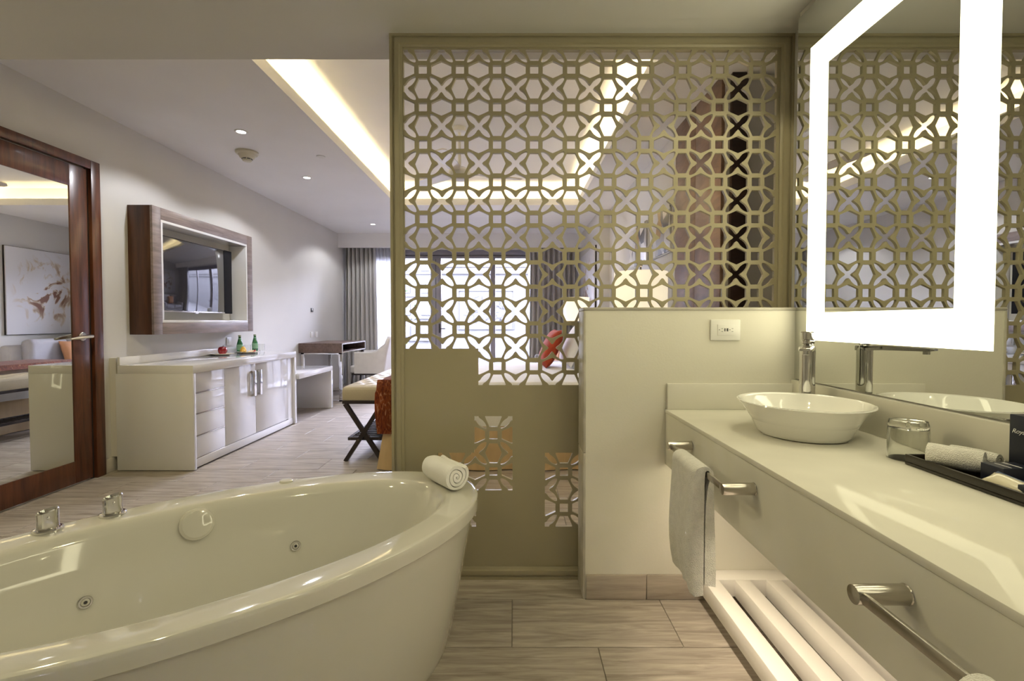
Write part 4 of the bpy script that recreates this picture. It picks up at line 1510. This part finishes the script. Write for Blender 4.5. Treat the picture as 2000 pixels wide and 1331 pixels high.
BED = 'bedroom ceiling downlights'
COOLW = (.93, .94, 1)
downlight(-2.2, 3.97, ZC, 'lit ceiling downlight closest to the bath', 34, COOLW, BED, cone=140)
downlight(-2.2, 5.22, ZC, 'lit ceiling downlight beyond the smoke detector', 34, COOLW, BED, cone=140)
downlight(-2.21, 7.69, ZC, 'lit ceiling downlight near the pelmet', 34, COOLW, BED, cone=140)
BATH = 'bath ceiling downlights'
downlight(-1.15, 1.45, ZB, 'bath downlight above the far end of the tub', 8, WARM, BATH, 'lens_warm', 150, .02)
downlight(-1.15, .25, ZB, 'bath downlight above the near end of the tub', 8, WARM, BATH, 'lens_warm', 150, .02)
downlight(.18, 1.15, ZB, 'bath downlight above the aisle', 3.5, WARM, BATH, 'lens_warm', 150, .02)
downlight(.18, -.15, ZB, 'bath downlight above the viewer', 3.5, WARM, BATH, 'lens_warm', 150, .02)
downlight(.90, 1.52, ZB, 'bath downlight above the farther basin', 7, WARM, BATH, 'lens_warm', 130, .015)
downlight(.82, .95, ZB, 'bath downlight above the amenity tray', 7, WARM, BATH, 'lens_warm', 130, .015)
downlight(.90, .30, ZB, 'bath downlight above the nearer basin', 7, WARM, BATH, 'lens_warm', 130, .015)
downlight(-2.25, 2.08, ZB, 'unseen downlight added to warm the wall by the mirrored door', 38, (1.0, .86, .46), BATH, 'lens_warm', 172, .02)  # added lamp out of view, throws warm light on the left wall
dt = thing('smoke_detector', (-2.41, 4.44, ZC), 'round cream smoke detector on the bedroom ceiling', 'smoke detector')
finish('base_plate', MB().lathe([(.094, 0), (.096, -.014), (.086, -.026)], (-2.41, 4.44, ZC - .0005), 40), 'detector', dt)
finish('chamber', MB().lathe([(.074, -.026), (.060, -.056), (.046, -.064)], (-2.41, 4.44, ZC), 40), 'detector', dt)
mb = MB()
for k in range(8):
    a = R(45 * k)
    xf = Matrix.Translation((-2.41, 4.44, ZC - .056)) @ Matrix.Rotation(a, 4, 'Z')
    m2 = MB(xf)
    m2.box(.036, .043, -.013, .013, -.016, -.006)
    me_ = bpy.data.meshes.new('t')
    m2.bm.to_mesh(me_)
    mb.bm.from_mesh(me_)
    m2.bm.free()
finish('vent_slots', mb, 'plastic_dark', dt, smooth=0)
finish('nose', MB().lathe([(.042, -.064), (.042, -.074), (.034, -.086), (.010, -.088)], (-2.41, 4.44, ZC), 32), 'detector', dt)
cpd = thing('sprinkler_cover', (-1.79, 4.56, ZC), 'flat white sprinkler cover disc on the ceiling', 'sprinkler')
finish('disc', MB().lathe([(.040, -.0005), (.040, -.006), (.036, -.008)], (-1.79, 4.56, ZC), 32), 'trim_white', cpd)
finish('collar', MB().lathe([(.030, 0), (.030, -.001)], (-1.79, 4.56, ZC), 24), 'detector', cpd)

# ------------------------------------------------------------------ outside the window
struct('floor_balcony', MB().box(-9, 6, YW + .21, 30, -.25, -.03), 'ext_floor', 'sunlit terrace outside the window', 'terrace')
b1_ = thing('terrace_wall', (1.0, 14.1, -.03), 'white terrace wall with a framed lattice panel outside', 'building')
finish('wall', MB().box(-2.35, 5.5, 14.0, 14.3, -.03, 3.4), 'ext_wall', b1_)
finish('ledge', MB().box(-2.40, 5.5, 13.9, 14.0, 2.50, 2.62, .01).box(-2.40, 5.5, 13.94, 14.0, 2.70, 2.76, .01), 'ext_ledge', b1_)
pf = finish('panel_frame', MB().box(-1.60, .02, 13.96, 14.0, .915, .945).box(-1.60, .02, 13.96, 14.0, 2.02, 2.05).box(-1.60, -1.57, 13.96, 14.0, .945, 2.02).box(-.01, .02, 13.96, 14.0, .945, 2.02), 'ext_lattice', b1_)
mb = MB()
rnd = random.Random(4)
for k in range(60):
    a = Vector((rnd.uniform(-1.35, -.22), rnd.uniform(1.12, 1.85)))
    th_ = rnd.uniform(0, 3.14)
    L = rnd.uniform(.10, .28)
    p0, p1 = a - Vector((math.cos(th_), math.sin(th_))) * L / 2, a + Vector((math.cos(th_), math.sin(th_))) * L / 2
    mb.bar((p0.x, 13.985, p0.y), (p1.x, 13.985, p1.y), .012, .012)
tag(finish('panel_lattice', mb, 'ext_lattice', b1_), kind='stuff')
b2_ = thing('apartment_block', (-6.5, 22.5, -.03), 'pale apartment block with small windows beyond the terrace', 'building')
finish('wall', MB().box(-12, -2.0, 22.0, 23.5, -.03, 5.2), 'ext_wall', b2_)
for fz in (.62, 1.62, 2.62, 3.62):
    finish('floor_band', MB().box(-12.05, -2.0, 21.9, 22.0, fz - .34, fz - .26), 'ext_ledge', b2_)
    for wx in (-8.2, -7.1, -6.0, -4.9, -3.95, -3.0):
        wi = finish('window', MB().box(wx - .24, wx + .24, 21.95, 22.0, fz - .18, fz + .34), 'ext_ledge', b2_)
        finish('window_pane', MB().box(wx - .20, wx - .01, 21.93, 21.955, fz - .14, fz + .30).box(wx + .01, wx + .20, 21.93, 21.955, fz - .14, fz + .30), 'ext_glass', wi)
bu = thing('shrub', (-3.2, 13.0, -.03), 'leafy green shrub on the terrace at the left of the window', 'shrub')
mb = MB()
rnd = random.Random(11)
for k in range(260):
    c_ = Vector((-3.55 + rnd.gauss(0, .30), 13 + rnd.gauss(0, .3), 1.1 + rnd.gauss(0, .55)))
    d_ = Vector((rnd.uniform(-1, 1), rnd.uniform(-1, 1), rnd.uniform(-.3, 1))).normalized() * .14
    s_ = d_.orthogonal().normalized() * .035
    v = mb._v([tuple(c_), tuple(c_ + d_ * .5 + s_), tuple(c_ + d_), tuple(c_ + d_ * .5 - s_)])
    mb._f(v)
tag(finish('foliage', mb, 'leaf', bu, smooth=0), kind='stuff')
finish('stem', MB().tube([(-3.55, 13, -.03), (-3.53, 13, .6), (-3.56, 13, 1.3)], [.04, .03, .015], 8), 'stem_brown', bu)
